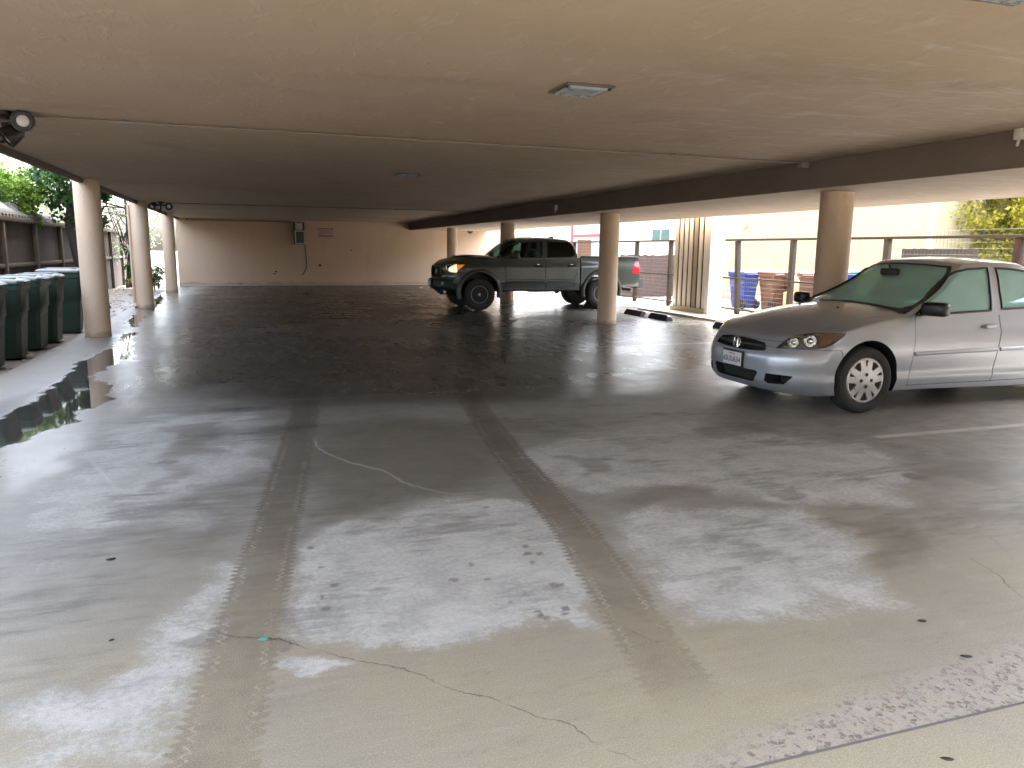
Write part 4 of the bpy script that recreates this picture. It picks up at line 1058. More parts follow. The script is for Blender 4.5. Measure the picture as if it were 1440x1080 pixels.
tsf = spl([(.40, .34), (.50, .10), (.56, .03), (.62, .01), (.72, .02), (.77, .07), (.85, .075), (1.0, .08), (1.07, .095), (1.13, .14), (1.18, .22), (1.25, .34)])
def trk_P(a, b, c):
    s = a * 3.58; ac = abs(c)
    for _ in range(3):
        zt = tze(s) + tcr(s) * (1 - ac**2.5); z = tzb(s) + (zt - tzb(s)) * b
        f = tsf(z) + .07 * ac**2 + .22 * ac**6
        s = f + (3.58 - f) * a
    return (s, c * thw(s) * tsec(z), z)
tA = [0, .008, .025, .05, .08, .11, .14, .18, .22, .26, .30, .34, .38, .42, .46, .50, .56, .62, .68, .74, .80, .86, .92, .97, .993, 1]
tB = [0, .03, .09, .16, .22, .27, .33, .42, .52, .60, .66, .70, .75, .82, .90, .96, 1]
tC = [-1, -.98, -.94, -.85, -.7, -.5, -.25, 0, .25, .5, .7, .85, .94, .98, 1]
tcage = boxcage(tA, tB, tC, trk_P)
tb = subd(tcage, 1); tbt = bvh(tb)
tfw = spl([(0, 1.28), (.5, 1.60), (.85, 1.84), (1, 1.98)]); tghw = spl([(0, .865), (.2, .845), (.5, .79), (.8, .725), (.93, .685), (1, .645)])
trw = spl([(0, 3.60), (.5, 3.55), (.85, 3.47), (1, 3.38)])
tro = spl([(1.2, 1.66), (1.85, 1.71), (2.2, 1.755), (2.7, 1.765), (3.2, 1.745), (3.6, 1.70)])
def tg_P(a, b, c):
    ac = abs(c); f = tfw(b) + (.26 - .12 * b) * ac**2.4; r = trw(b) - .05 * ac**3; s = f + (r - f) * a
    zt = tro(s) - .05 * ac**2.6 + .015; z0 = tze(s) - .05
    return (s, c * tghw(b), z0 + (zt - z0) * b)
tgc = boxcage(Ag, Bg, Cg, tg_P)
tgs = subd(tgc, 2); tgsh = subd(tgc, 2, .035, -1.0); tgg = subd(tgc, 2, .004, -1.0, .008); tgt = bvh(tgs)
tw_f = px_sz(trk, tgt, [(700.5, 361), (706, 355), (714, 348), (722, 343.8), (731, 341.2), (762, 340), (762, 362.3), (725, 362)])
tw_r = px_sz(trk, tgt, [(769.5, 340.3), (798, 341), (803, 343.5), (807.5, 355), (807.5, 358.5), (803.5, 361.2), (769.5, 362)])
tws = [(-.74, 1.26), (0, 1.31), (.74, 1.26), (.78, 1.29), (.70, 1.48), (.62, 1.645), (.58, 1.67), (0, 1.70), (-.58, 1.67), (-.62, 1.645), (-.70, 1.48), (-.78, 1.29)]
trwin = [(-.66, 1.33), (.66, 1.33), (.60, 1.64), (.0, 1.66), (-.60, 1.64)]
sh = tgsh
for c in (prism_xz(tw_f, -1.3, 1.3, 1), prism_xz(tw_r, -1.3, 1.3, 1), prism_yz(tws, .9, 2.2, 1), prism_yz(trwin, 3.3, 3.8, 1)): sh = boolean(sh, c)
trk.link('cabin', sh, [M_green, M_trim])
for poly, m in ((tw_f, M_gl_t), (tw_r, M_gl_d)):
    for y0, y1 in ((-1.3, -.3), (.3, 1.3)): trk.link('side_window', boolean(tgg, prism_xz(offset_poly(poly, -.001), y0, y1), 'INTERSECT'), m)
    ring_on(tgt, offset_poly(poly, .006), trk, .013, 'window_seal', M_trim)
trk.link('windscreen', boolean(tgg, prism_yz(offset_poly(tws, -.001), .9, 2.2), 'INTERSECT'), M_gl_t)
trk.link('rear_window', boolean(tgg, prism_yz(offset_poly(trwin, -.001), 3.3, 3.8), 'INTERSECT'), M_gl_d)
# wheel arch, doors, lamps cut into the front body
TFW, TRW, TR, TZ = .95, 4.185, .388, .388
for sy in (-1, 1):
    tb = boolean(tb, cyl_y(TFW, TZ + .05, .475, min(sy * .55, sy * 1.2), max(sy * .55, sy * 1.2), 1))
hx = [(627, 373.5), (634, 372), (645, 370.8), (655.5, 371), (651, 375.5), (646, 380), (640, 383.8), (633, 382.5), (628, 379.5)]
hp = [trk.hit(tbt, x, y) for x, y in hx]; hp = [p for p in hp if p]
hd = Vector((.6, .8, 0)); c0 = sum(hp, Vector()) / len(hp)
for sgn in (-1, 1):
    hole = proj_solid(scale_loop(hp, .006), hd, .09, 1); lens = proj_solid(hp, hd, .2, 0)
    if sgn > 0: hole, lens = mirror_y(hole), mirror_y(lens)
    lm = boolean(subd(tcage, 1, .006, -1.0, .001), lens, 'INTERSECT')
    h = trk.link('headlight', lm, M_lamp); tb = boolean(tb, hole)
    q = [trk.hit(tbt, x, y) + hd * .02 for x, y in ((627.2, 373.6), (634, 372.2), (641, 371.6), (641.5, 383.4), (633.3, 382.4), (628.1, 379.5))]
    b = MB(); b.loft([q, [p + hd * .05 for p in q]]); m = b.mesh(); trk.link('lit_lamp', mirror_y(m) if sgn > 0 else m, M_warm, h)
    q = [trk.hit(tbt, x, y) + hd * .02 for x, y in ((642.5, 372.4), (652.5, 372.2), (648.5, 375.6), (645, 378.5), (642.5, 380))]
    b = MB(); b.loft([q, [p + hd * .04 for p in q]]); m = b.mesh(); trk.link('turn_signal', mirror_y(m) if sgn > 0 else m, M_amb_l, h)
hexg = [(-.50, .80), (-.42, .765), (.42, .765), (.50, .80), (.53, .93), (.47, 1.035), (.40, 1.055), (-.40, 1.055), (-.47, 1.035), (-.53, .93)]
tb = boolean(tb, prism_yz(hexg, -.4, .22, 1))
tb = boolean(tb, prism_yz([(-.48, .56), (.48, .56), (.46, .66), (-.46, .66)], -.4, .14, 1))
dF = [(1.62, .90), (1.60, 1.10), (1.66, 1.30), (2.655, 1.32), (2.655, .55), (2.62, .53), (1.60, .515)]
dR = [(2.665, .55), (2.665, 1.32), (3.52, 1.33), (3.53, 1.05), (3.44, .80), (3.40, .54), (3.36, .53), (2.69, .53)]
for poly in (dF, dR):
    for sy in (-1, 1):
        y0, y1 = (-1.2, -.74) if sy < 0 else (.74, 1.2)
        d = boolean(tb, prism_xz(offset_poly(poly, -.004), y0, y1), 'INTERSECT'); tb = boolean(tb, prism_xz(offset_poly(poly, .004), y0, y1, 1))
        dd = trk.link('door', d, [M_green, M_trim])
        x = 2.47 if poly is dF else 3.36; h = onside(tbt, x, 1.085, sy * 1.5)
        b = MB(); b.tube([(x - .11, h.y, 1.08), (x - .09, h.y + sy * .035, 1.085), (x + .08, h.y + sy * .037, 1.09), (x + .10, h.y, 1.09)], [.016, .02, .02, .016], 8); trk.build('handle', b, M_trim, dd)
        b = MB(); b.lathe([(.004, .012), (.035, .006), (.05, -.003)], (x, h.y - sy * .008, 1.075), (0, -sy, 0), 18); trk.build('handle_cup', b, M_chrome, dd)
        for zz, rr in ((.745, .012), (.69, .018)):
            x0, x1 = (1.66, 2.62) if poly is dF else (2.70, 3.38)
            pts = [(xx, onside(tbt, xx, zz, sy * 1.5).y + sy * .003, zz) for xx in np.linspace(x0, x1, 8)]
            b = MB(); b.tube(pts, rr, 6); trk.build('door_moulding', b, M_green, dd)
bn = boolean(tb, prism_xy([(.10, -.60), (.3, -.66), (1.45, -.76), (1.45, .76), (.3, .66), (.10, .60)], 1.09, 1.6), 'INTERSECT'); tb = boolean(tb, prism_xy([(.09, -.605), (.3, -.665), (1.46, -.765), (1.46, .765), (.3, .665), (.09, .605)], 1.086, 1.6, 1))
trk.link('bonnet', bn, [M_green, M_trim])
# bonnet scoop
b = MB(); b.loft([[(s_, yy * w_, tze(s_) + tcr(s_) + zz) for yy, zz in ((-1, -.03), (-.85, h_), (.85, h_), (1, -.03))] for s_, w_, h_ in ((.50, .24, -.01), (.58, .26, .02), (.85, .28, .022), (1.2, .25, .0))]); trk.build('bonnet_scoop', b, M_green)
trk.link('body', tb, [M_green, M_trim])
# grille mesh bars and surround
g = MB()
for k in range(7):
    z = .79 + k * .04; wv = .49 if .83 < z < 1.0 else .44; g.tube([(.15, -wv, z), (.115, -wv * .5, z), (.105, 0, z), (.115, wv * .5, z), (.15, wv, z)], .010, 6)
for k in range(-4, 5): g.tube([(.125 + .002 * k * k, k * .1, .78), (.125 + .002 * k * k, k * .1, 1.04)], .006, 6)
gri = trk.build('grille', g, M_black)
g = MB(); rp = []
for y, z in hexg: rp.append((tsf(z) + .07 * (y / .9)**2 + .004, y, z))
g.tube(rp + [rp[0]], .022, 8, cap=False); trk.build('grille_surround', g, mat('grey_surround', (.09, .095, .10), .35, .3), gri)
g = MB(); g.tube([(.095 + .0, .062 * math.cos(a) * 1.3, .925 + .055 * math.sin(a)) for a in np.linspace(0, 2 * math.pi, 25)], .007, 6, cap=False); g.tube([(.095, .028 * math.cos(a) * 1.0, .925 + .052 * math.sin(a)) for a in np.linspace(0, 2 * math.pi, 25)], .006, 6, cap=False); g.tube([(.095, .055 * math.cos(a), .945 + .02 * math.sin(a)) for a in np.linspace(0, 2 * math.pi, 25)], .006, 6, cap=False)
trk.build('emblem', g, M_chrome, gri)
# bumper, skid plate, plate, fog lamps
def nose2(y, z): return tsf(z) + .07 * (abs(y) / .9)**2 + .22 * (abs(y) / .9)**6
b = MB(); b.loft([[(nose2(y, .7) + dx, y * q, z) for dx, z, q in ((.16, .735, .97), (.0, .735, 1.0), (-.035, .70, 1.01), (-.035, .56, 1.01), (.03, .49, .99), (.2, .49, .95))] for y in np.linspace(-.90, .90, 21)]); fb = trk.build('front_bumper', b, M_black)
b = MB(); b.loft([[(x, y, z) for y in (-.42, .42)] + [(x + .02, y, z - .02) for y in (.42, -.42)] for x, z in ((.08, .49), (.22, .38), (.55, .33))]); trk.build('skid_plate', b, M_black)
b = MB(); b.box(-.085, -.03, -.16, .16, .575, .73, .004); b.box(-.05, .08, -.10, .10, .60, .68); np_ = trk.build('number_plate', b, M_trim)
b = MB(); b.box(-.090, -.0855, -.15, .15, .585, .72); trk.build('plate_face', b, M_plate, np_)
for sy in (-1, 1):
    b = MB(); b.lathe([(.02, -.004), (.045, 0), (.05, .012), (.05, .05)], (nose2(.72, .66) - .035, sy * .72, .655), (.9, -sy * .45, 0), 18); trk.build('fog_lamp', b, M_refl)
    b = MB(); b.lathe([(.03, -.004), (.032, .03)], (nose2(.55, .62) - .04, sy * .52, .62), (1, 0, 0), 12); trk.build('tow_hook', b, M_trim)
# flares
def flare(xc, zc, r0, a0, a1, yb, nm='fender_flare'):
    for sy in (-1, 1):
        rg = []
        for a in np.linspace(R(a0), R(a1), 26):
            ca, sa = math.cos(a), math.sin(a)
            rg.append([(xc + r * ca, sy * (yb + o), zc + r * sa) for r, o in ((r0, -.10), (r0 - .004, .018), (r0 + .012, .034), (r0 + .05, .030), (r0 + .085, .004), (r0 + .09, -.05))])
        b = MB(); b.loft(rg); trk.build(nm, b, M_flare, None, 60)
flare(TFW, TZ + .05, .478, -14, 196, .925); flare(TRW, TZ + .05, .478, -14, 196, .925)
# cargo bed
def bed_P(a, b, c):
    ac = abs(c); s = 3.60 + 1.66 * a; z0 = .56; z = z0 + (1.305 - z0) * b
    if a < .002 or a > .998: pass
    return (s - .02 * ac**6 * (a > .9), c * (.925 * tsec(z) + .012 * (b > .93)), z)
bB = [0, .05, .15, .35, .55, .68, .76, .86, .95, .985, 1]; bA = [0, .01, .04, .12, .25, .4, .5, .6, .75, .88, .95, .985, 1]; bC = [-1, -.985, -.93, -.8, -.4, 0, .4, .8, .93, .985, 1]
bed = subd(boxcage(bA, bB, bC, bed_P), 1); bdt = bvh(bed)
b = MB(); b.box(3.67, 5.20, -.80, .80, .80, 1.6); bed = boolean(bed, mbmesh(b, 1))
for sy in (-1, 1): bed = boolean(bed, cyl_y(TRW, TZ + .05, .475, min(sy * .60, sy * 1.2), max(sy * .60, sy * 1.2), 1))
for sy in (-1, 1):
    tlp = [(5.03, .92), (5.05, 1.03), (5.11, 1.13), (5.16, 1.205), (5.4, 1.205), (5.4, .90), (5.08, .885)]
    y0, y1 = (-1.2, -.76) if sy < 0 else (.76, 1.2)
    tl = boolean(bed, prism_xz(tlp, y0, y1), 'INTERSECT'); bed = boolean(bed, prism_xz(offset_poly(tlp, .004), y0, y1, 1)); trk.link('tail_light', tl, M_red_l)
trk.link('cargo_bed', bed, [M_green, M_black])
for sy in (-1, 1):
    b = MB(); b.box(3.62, 5.22, sy * .868 - .05, sy * .868 + .05, 1.298, 1.318, .008); trk.build('bed_rail', b, M_black)
b = MB(); b.loft([[(x, y, z) for x, z in ((5.20, .52), (5.20, .74), (5.36, .74), (5.39, .71), (5.39, .58), (5.33, .52))] for y in np.linspace(-.88, .88, 9)]); trk.build('rear_bumper', b, M_green, None, 40)
b = MB(); b.box(5.255, 5.275, -.70, .70, .78, 1.26, .006); tg = trk.build('tailgate', b, M_green); b = MB(); b.box(5.276, 5.292, -.13, .13, 1.08, 1.16, .006); trk.build('handle', b, M_trim, tg)
# chassis, sills, mudflaps, exhaust
b = MB(); b.box(.5, 5.0, -.45, .45, .46, .62); b.box(1.35, 3.5, -.80, .80, .46, .54); b.tube([(TFW, -.7, TZ), (TFW, .7, TZ)], .05, 8); b.tube([(TRW, -.7, TZ), (TRW, .7, TZ)], .06, 8); b.lathe([(.05, -.16), (.14, -.08), (.14, .08), (.05, .16)], (TRW, 0, TZ), (0, 1, 0), 14); b.box(2.6, 3.5, .1, .5, .38, .5); trk.build('chassis', b, M_black)
for sy in (-1, 1):
    b = MB(); b.box(1.46, 1.48, sy * .80 - .13, sy * .80 + .13, .30, .62); trk.build('mudflap', b, M_black)
    b = MB(); b.box(3.62, 3.64, sy * .80 - .13, sy * .80 + .13, .34, .62); trk.build('mudflap', b, M_black)
b = MB(); b.tube([(4.6, -.55, .50), (4.95, -.62, .48), (5.12, -.68, .46)], .035, 10); trk.build('exhaust', b, M_black)
b = MB(); b.loft([[(s_, yy * w_, z) for yy in (-1, 1)] + [(s_ + .01, 0, z + h_)] for s_, w_, z, h_ in ((3.0, .02, 1.755, .01), (3.06, .03, 1.755, .04), (3.16, .03, 1.75, .065), (3.19, .02, 1.75, .05))]); trk.build('roof_antenna', b, M_black)
for sy in (-1, 1):
    b = MB(); b.box(-.06, .06, -.11, .11, -.09, .09, .035); me = b.mesh(50); me.transform(Matrix.Translation((1.83, sy * 1.05, 1.33)) @ Matrix.Rotation(sy * -.2, 4, 'Z')); mm = trk.link('door_mirror', me, M_trim, None, 50)
    b = MB(); b.tube([(1.80, sy * .86, 1.275), (1.83, sy * .98, 1.28)], .03, 8); trk.build('mirror_arm', b, M_trim, mm)
def truck_slots():
    out = []
    for k in range(6):
        a = R(60 * k + 30); out.append([(.30, a - .10), (.84, a - .26), (.88, a), (.84, a + .26), (.30, a + .10)])
        a = R(60 * k); out.append([(.52, a - .03), (.82, a - .075), (.82, a + .075), (.52, a + .03)])
    return out
M_gun = mat('dark_alloy', (.42, .43, .45), .4, .2); M_edge = mat('machined_edge', (.42, .42, .43), .3, .9)
tslots = truck_slots()
for xx in (TFW, TRW):
    for sy in (-1, 1):
        yo = sy * .935
        wh = trk.build('wheel', tyre_mesh(xx, yo, TZ, TR - .006, .265, .225, sy, .006), M_tyre)
        trk.link('rim_face', spoke_disc(xx, yo - sy * .03, TZ, .225, sy, tslots), M_gun, wh, 25)
        b = MB(); b.lathe([(.215, .06), (.02, .07)], (xx, yo, TZ), (0, -sy, 0), 24); trk.build('rim', b, M_liner, wh)
        b = MB(); b.lathe([(.035, -.012), (.04, -.004), (.04, .03)], (xx, yo - sy * .03, TZ), (0, -sy, 0), 16); trk.build('hub_cap', b, M_edge, wh)
        b = MB(); b.tube([(xx + .207 * math.cos(a), yo - sy * .02, TZ + .207 * math.sin(a)) for a in np.linspace(0, 2 * math.pi, 37)], .006, 6, cap=False); trk.build('rim_lip', b, M_gun, wh)
for y in (-.40, .40): seat(trk, 2.35, y, 1.08, hgt=.38, mats=M_dash)
b = MB(); b.box(3.1, 3.25, -.7, .7, 1.1, 1.45, .03); trk.build('rear_seat', b, M_dash)
b = MB(); b.loft([[(x, y, z) for x, z in ((1.5, 1.2), (1.55, 1.30), (1.85, 1.30), (1.9, 1.2))] for y in (-.78, 0, .78)]); trk.build('dashboard', b, M_dash)
b = MB(); cs = Vector((1.98, -.40, 1.28)); ax = Vector((.9, 0, -.42)).normalized(); u = Vector((0, 1, 0)); v_ = ax.cross(u); b.tube([cs + (u * math.cos(a) + v_ * math.sin(a)) * .185 for a in np.linspace(0, 2 * math.pi, 25)], .015, 8, cap=False); trk.build('steering_wheel', b, M_dash)
# ------------------------------------------------------------------ right side: wheel stops, slatted screen, fence, bins, building
M_stop = mat('black_rubber', (.022, .022, .024), .6, var=.25, bump=.3)
M_stopw = mat('worn_concrete', (.42, .41, .38), .8, bump=.3)
def wheel_stop(x, y0, y1, label, pale=None):
    b = MB(); rs = []
    for k, (y, q) in enumerate(((y0, .7), (y0 + .05, .95), (y0 + .12, 1), (y1 - .12, 1), (y1 - .05, .95), (y1, .7))):
        rs.append([(x - .08, y, .0), (x - .075, y, .05 * q), (x - .04, y, .125 * q), (x + .04, y, .125 * q), (x + .075, y, .05 * q), (x + .08, y, .0)])
    b.loft(rs)
    o = b.build('wheel_stop', M_stop, None, 40); own_origin(o, (x, (y0 + y1) / 2, 0)); tag(o, label, 'wheel stop', 'rubber wheel stops in the parking bays')
    if pale:
        y0, y1 = pale; b = MB()
        b.loft([[(x - .083, y, .0), (x - .078, y, .05 * q), (x - .042, y, .129 * q), (x + .042, y, .129 * q), (x + .078, y, .05 * q), (x + .083, y, .0)] for y, q in ((y0, .75), (y0 + .05, 1), (y1 - .03, 1), (y1, .75))])
        b.build('worn_end', M_stopw, o, 40)
wheel_stop(8.40, 15.42, 16.42, 'black rubber wheel stop with pale worn end beside the pickup rear wheel', (15.40, 15.62))
wheel_stop(8.42, 14.48, 15.28, 'black rubber wheel stop before the foot of the slatted screen')
wheel_stop(8.60, 12.45, 13.0, 'black wheel stop just left of the sedan nose')
wheel_stop(8.45, 17.9, 18.9, 'black wheel stop hidden behind the pickup rear tyres')
# concrete pad under the screen
b = MB(); b.box(9.3, 10.5, 14.1, 17.6, -.02, .055, .015)
tag(b.build('concrete_pad', mat('pad_concrete', (.46, .42, .34), .75, var=.2, bump=.3)), 'low pale concrete pad under the slatted screen', 'concrete pad')
M_cream = mat('cream_slat', (.80, .75, .64), .55, var=.06); M_slotd = mat('slat_backing', (.025, .02, .015), .8); M_tan = mat('tan_board', (.40, .33, .24), .6)
scr = empty('slatted_screen', (9.95, 16.0, 0.05), 'tall boxed screen of cream vertical slats beside the wire fence', 'screen')
sy0, sy1, szt = 15.28, 16.82, 2.42
b = MB(); b.box(9.86, 10.05, sy0 + .02, sy1, .06, szt - .01); b.build('backing', M_slotd, scr)
b = MB(); b.box(9.76, 10.05, sy0 + .02, sy1 + .02, .055, .16, .006); b.build('plinth', M_tan, scr)
nsl = 7; wd = (sy1 - sy0 - .04) / nsl
for k in range(nsl):
    y = sy1 - .01 - k * wd
    b = MB(); b.box(9.838, 9.858, y - wd + .072, y, .165, szt - .012, .004); b.build('slat', M_tan if k == 4 else M_cream, scr)
b = MB(); b.box(9.77, 10.12, sy0 - .13, sy0 + .015, .055, szt - .011, .006); b.build('end_post', mat('white_post', (.74, .72, .69), .5, var=.05), scr)

# wire fence
M_fpost = mat('weathered_wood', (.048, .040, .032), .85, var=.3, vs=9, bump=.5, bs=40); M_fpost2 = mat('red_brown_wood', (.035, .014, .009), .8, var=.3, bump=.4); M_wire = mat('galvanised_wire', (.16, .155, .145), .5, .5)
def wire_fence(x, ya, yb, posts, label, ztop=1.76, zmid=.85):
    o = empty('wire_fence', (x, (ya + yb) / 2, 0), label, 'fence')
    for i, (y, lean, m) in enumerate(posts):
        b = MB(); b.box(-.05, .05, -.055, .055, -.05, ztop - .035, .006, 0, Matrix.Translation((x, y, 0)) @ Matrix.Rotation(lean, 4, 'X')); b.build('post', m, o)
    b = MB(); b.box(x - .06, x + .06, ya, yb, ztop - .035, ztop + .012, .004); b.build('top_rail', M_fpost, o)
    b = MB(); b.box(x - .085, x - .051, ya, yb, zmid - .02, zmid + .02, .004); b.build('middle_rail', M_fpost, o)
    b = MB(); b.box(x - .085, x - .051, ya, yb, .10, .14, .004); b.build('bottom_rail', M_fpost, o)
    V = []; F = []
    def strip(p0, p1, w_=.0024):
        p0 = np.array(p0); p1 = np.array(p1); a = np.array((w_, 0, 0)); c = np.array((0, w_, 0)) if abs(p1[2] - p0[2]) > .1 else np.array((0, 0, w_)); n = len(V)
        for p in (p0, p1): V.extend([p + a, p + c, p - a, p - c])
        for k in range(4): F.append((n + k, n + (k + 1) % 4, n + 4 + (k + 1) % 4, n + 4 + k))
    for y in np.arange(ya, yb, .075): strip((x + .056, y, .06), (x + .056, y, ztop + .11))
    for z in list(np.arange(.06, ztop + .11, .10)): strip((x + .059, ya, z), (x + .059, yb, z))
    link('wire_mesh', np_mesh(V, F), M_wire, o); return o
W1, W2 = M_fpost, M_fpost2
wire_fence(11.0, 5.2, 16.35, [(6.2, 0, W2), (8.78, .03, W2), (11.3, 0, W1), (13.9, 0, W1), (15.78, -.07, W1)], 'wire mesh fence on wooden posts behind the silver sedan')
wire_fence(10.85, 17.25, 26.5, [(17.32, -.05, W1), (18.75, 0, W1), (20.75, .03, W1), (23.0, 0, W1), (25.4, 0, W1)], 'wire mesh fence on wooden posts behind the pickup tail')

# yellow building
def siding():
    t = NT('cream_siding'); v = t.obj(); P = t.xyz(v); f = t.math('FRACT', t.mul(P[2], 1 / .19)); n = t.noise(v, 1.4, 5)
    col = t.mix(n, (.49, .465, .335), (.54, .51, .37)); t.pbr(col, .6, 0, t.bump(f, .5, .012)); return t.m
M_side = siding(); BX = 15.25
by0 = atX(1310, 320, BX)[1]; by1 = 26.5
bl = empty('yellow_building', (BX + 4, (by0 + by1) / 2, 0), 'long pale yellow sided building across the street', 'building')
b = MB(); b.box(BX, BX + 8, by0, by1, -.1, 3.5); b.build('wall', M_side, bl)
b = MB(); b.prism([(BX - .4, by0 - .4, 3.5), (BX + 4, by0 - .4, 4.6), (BX + 8.4, by0 - .4, 3.5)], (0, by1 - by0 + .8, 0)); b.build('roof', mat('brown_shingle', (.10, .08, .065), .9), bl)
b = MB(); b.box(BX - .03, BX - .001, by0 - .02, by1, -.05, .35); b.build('footing', mat('grey_footing', (.50, .48, .43), .8), bl)
b = MB(); b.box(BX - .03, BX + .04, by0 - .03, by0 + .09, -.05, 3.49); b.build('corner_board', mat('corner_white', (.78, .74, .62), .6), bl)
a0 = atX(943.5, 322, BX); a1 = atX(918.5, 338, BX)
wn = MB(); wn.box(BX - .05, BX - .002, min(a0[1], a1[1]) - .05, max(a0[1], a1[1]) + .05, a1[2] - .06, a0[2] + .06, .006); wf = wn.build('window', mat('white_frame', (.78, .78, .76), .4), bl)
ym = (a0[1] + a1[1]) / 2; lo_, hi_ = min(a0[1], a1[1]), max(a0[1], a1[1])
for y0, y1 in ((lo_, ym - .03), (ym + .03, hi_)):
    b = MB(); b.box(BX - .056, BX - .0505, y0, y1, a1[2], a0[2]); b.build('pane', mat('aqua_pane', (.07, .15, .16), .12), wf)
p = atX(1048, 318, BX); b = MB(); b.box(BX - .12, BX - .002, p[1] - .12, p[1] + .12, p[2] - .07, p[2] + .07, .02); b.build('wall_light', mat('cream_light', (.66, .62, .5), .4), bl)
# unseen houses added behind the camera: they close the horizon that the car sides mirror
for nm, x0, x1, y0, y1, hh, lab in (('unseen_house', -14, 9, -22, -11, 6.5, 'plain taupe house added out of view to dim the car reflections'), ('unseen_house.001', 13, 30, -24, -1.5, 5.5, 'plain grey brown house added out of view at right to dim the car reflections')):
    hn = empty(nm, ((x0 + x1) / 2, (y0 + y1) / 2, 0), lab, 'house'); b = MB(); b.box(x0, x1, y0, y1, -.1, hh); b.build('wall', mat('taupe_wall', (.16, .145, .125), .8), hn)
    b = MB(); b.prism([(x0 - .4, y0 - .4, hh), ((x0 + x1) / 2, y0 - .4, hh + 1.6), (x1 + .4, y0 - .4, hh)], (0, y1 - y0 + .8, 0)); b.build('roof', mat('dark_shingle', (.07, .06, .055), .9), hn)
# second, whiter building further along with red trim
fx = 24.0
b2 = empty('white_building', (fx + 5, 52, 0), 'pale far building with red trim seen over the pickup roof', 'building')
yA = 38.0; b = MB(); b.box(fx, fx + 10, yA, 66, -.1, 6.0); b.build('wall', mat('off_white_wall', (.76, .73, .65), .7), b2)
M_redt = mat('red_trim', (.45, .05, .05), .5)
q0 = atX(805, 318, fx); q1 = atX(806, 345, fx); q2 = atX(845, 330.5, fx)
b = MB(); b.box(fx - .08, fx - .002, q0[1] - .12, q0[1] + .12, -.05, q0[2] + .9); b.build('red_post', M_redt, b2)
b = MB(); b.box(fx - .10, fx - .003, q2[1], q0[1] - .121, q2[2] - .11, q2[2] + .09); b.build('red_beam', M_redt, b2)
b = MB(); b.box(fx - .06, fx - .004, q2[1] + .3, q0[1] - .5, .9, q2[2] - .25); w2 = b.build('window', mat('pale_window_frame', (.72, .74, .76), .4), b2)
b = MB(); b.box(fx - .075, fx - .0605, q2[1] + .5, q0[1] - .7, 1.1, q2[2] - .4); b.build('pane', mat('grey_pane', (.42, .48, .55), .15), w2)

# board fences across
M_bf = mat('weathered_redwood', (.085, .058, .055), .85, var=.35, vs=5, bump=.4); M_bfd = mat('dark_board', (.045, .04, .038), .85, var=.3); M_bfo = mat('orange_board', (.12, .06, .035), .8, var=.25)
def board_fence(p, q, z0, z1, m, label, bw=.14, jag=.02, name='board_fence'):
    p, q = Vector((*p, 0)), Vector((*q, 0)); d = (q - p); L = d.length; d.normalize(); n_ = Vector((-d.y, d.x, 0)); k = int(L / bw); rs = random.Random(int(L * 100))
    b = MB()
    for i in range(k):
        c = p + d * (i * bw + bw / 2); ang = math.atan2(d.y, d.x)
        b.box(-bw / 2 + .004, bw / 2 - .004, -.011, .011, z0, z1 + rs.uniform(-jag, jag), 0, 0, Matrix.Translation(c + n_ * rs.uniform(-.004, .004)) @ Matrix.Rotation(ang, 4, 'Z'))
    o = b.build(name, m); own_origin(o, (p + q) / 2); return tag(o, label, 'fence')
g0 = atZ(858, 417, 0); g1 = atZ(946, 417, 0)
zt = atY(900, 358.5, g0[1])[2]
board_fence((10.9 + .45, g0[1] + .05), (14.6, g0[1] + .05), -.02, zt, M_bf, 'weathered reddish board fence beyond the pickup tail')
pz = atY(815, 337, 27.0)
board_fence((atY(812, 350, 27)[0], 27), (atY(833, 350, 27)[0], 27), -.02, pz[2], M_bfo, 'short taller piece of orange brown boards right behind the pickup cab')
c0_, c1_ = atX(1268, 355, 14.3), atX(1376, 355, 14.3)
board_fence((14.3, c1_[1]), (14.3, c0_[1]), -.02, atX(1320, 350, 14.3)[2], M_bfd, 'dark slatted fence section under the yellow green tree', .10, .005)

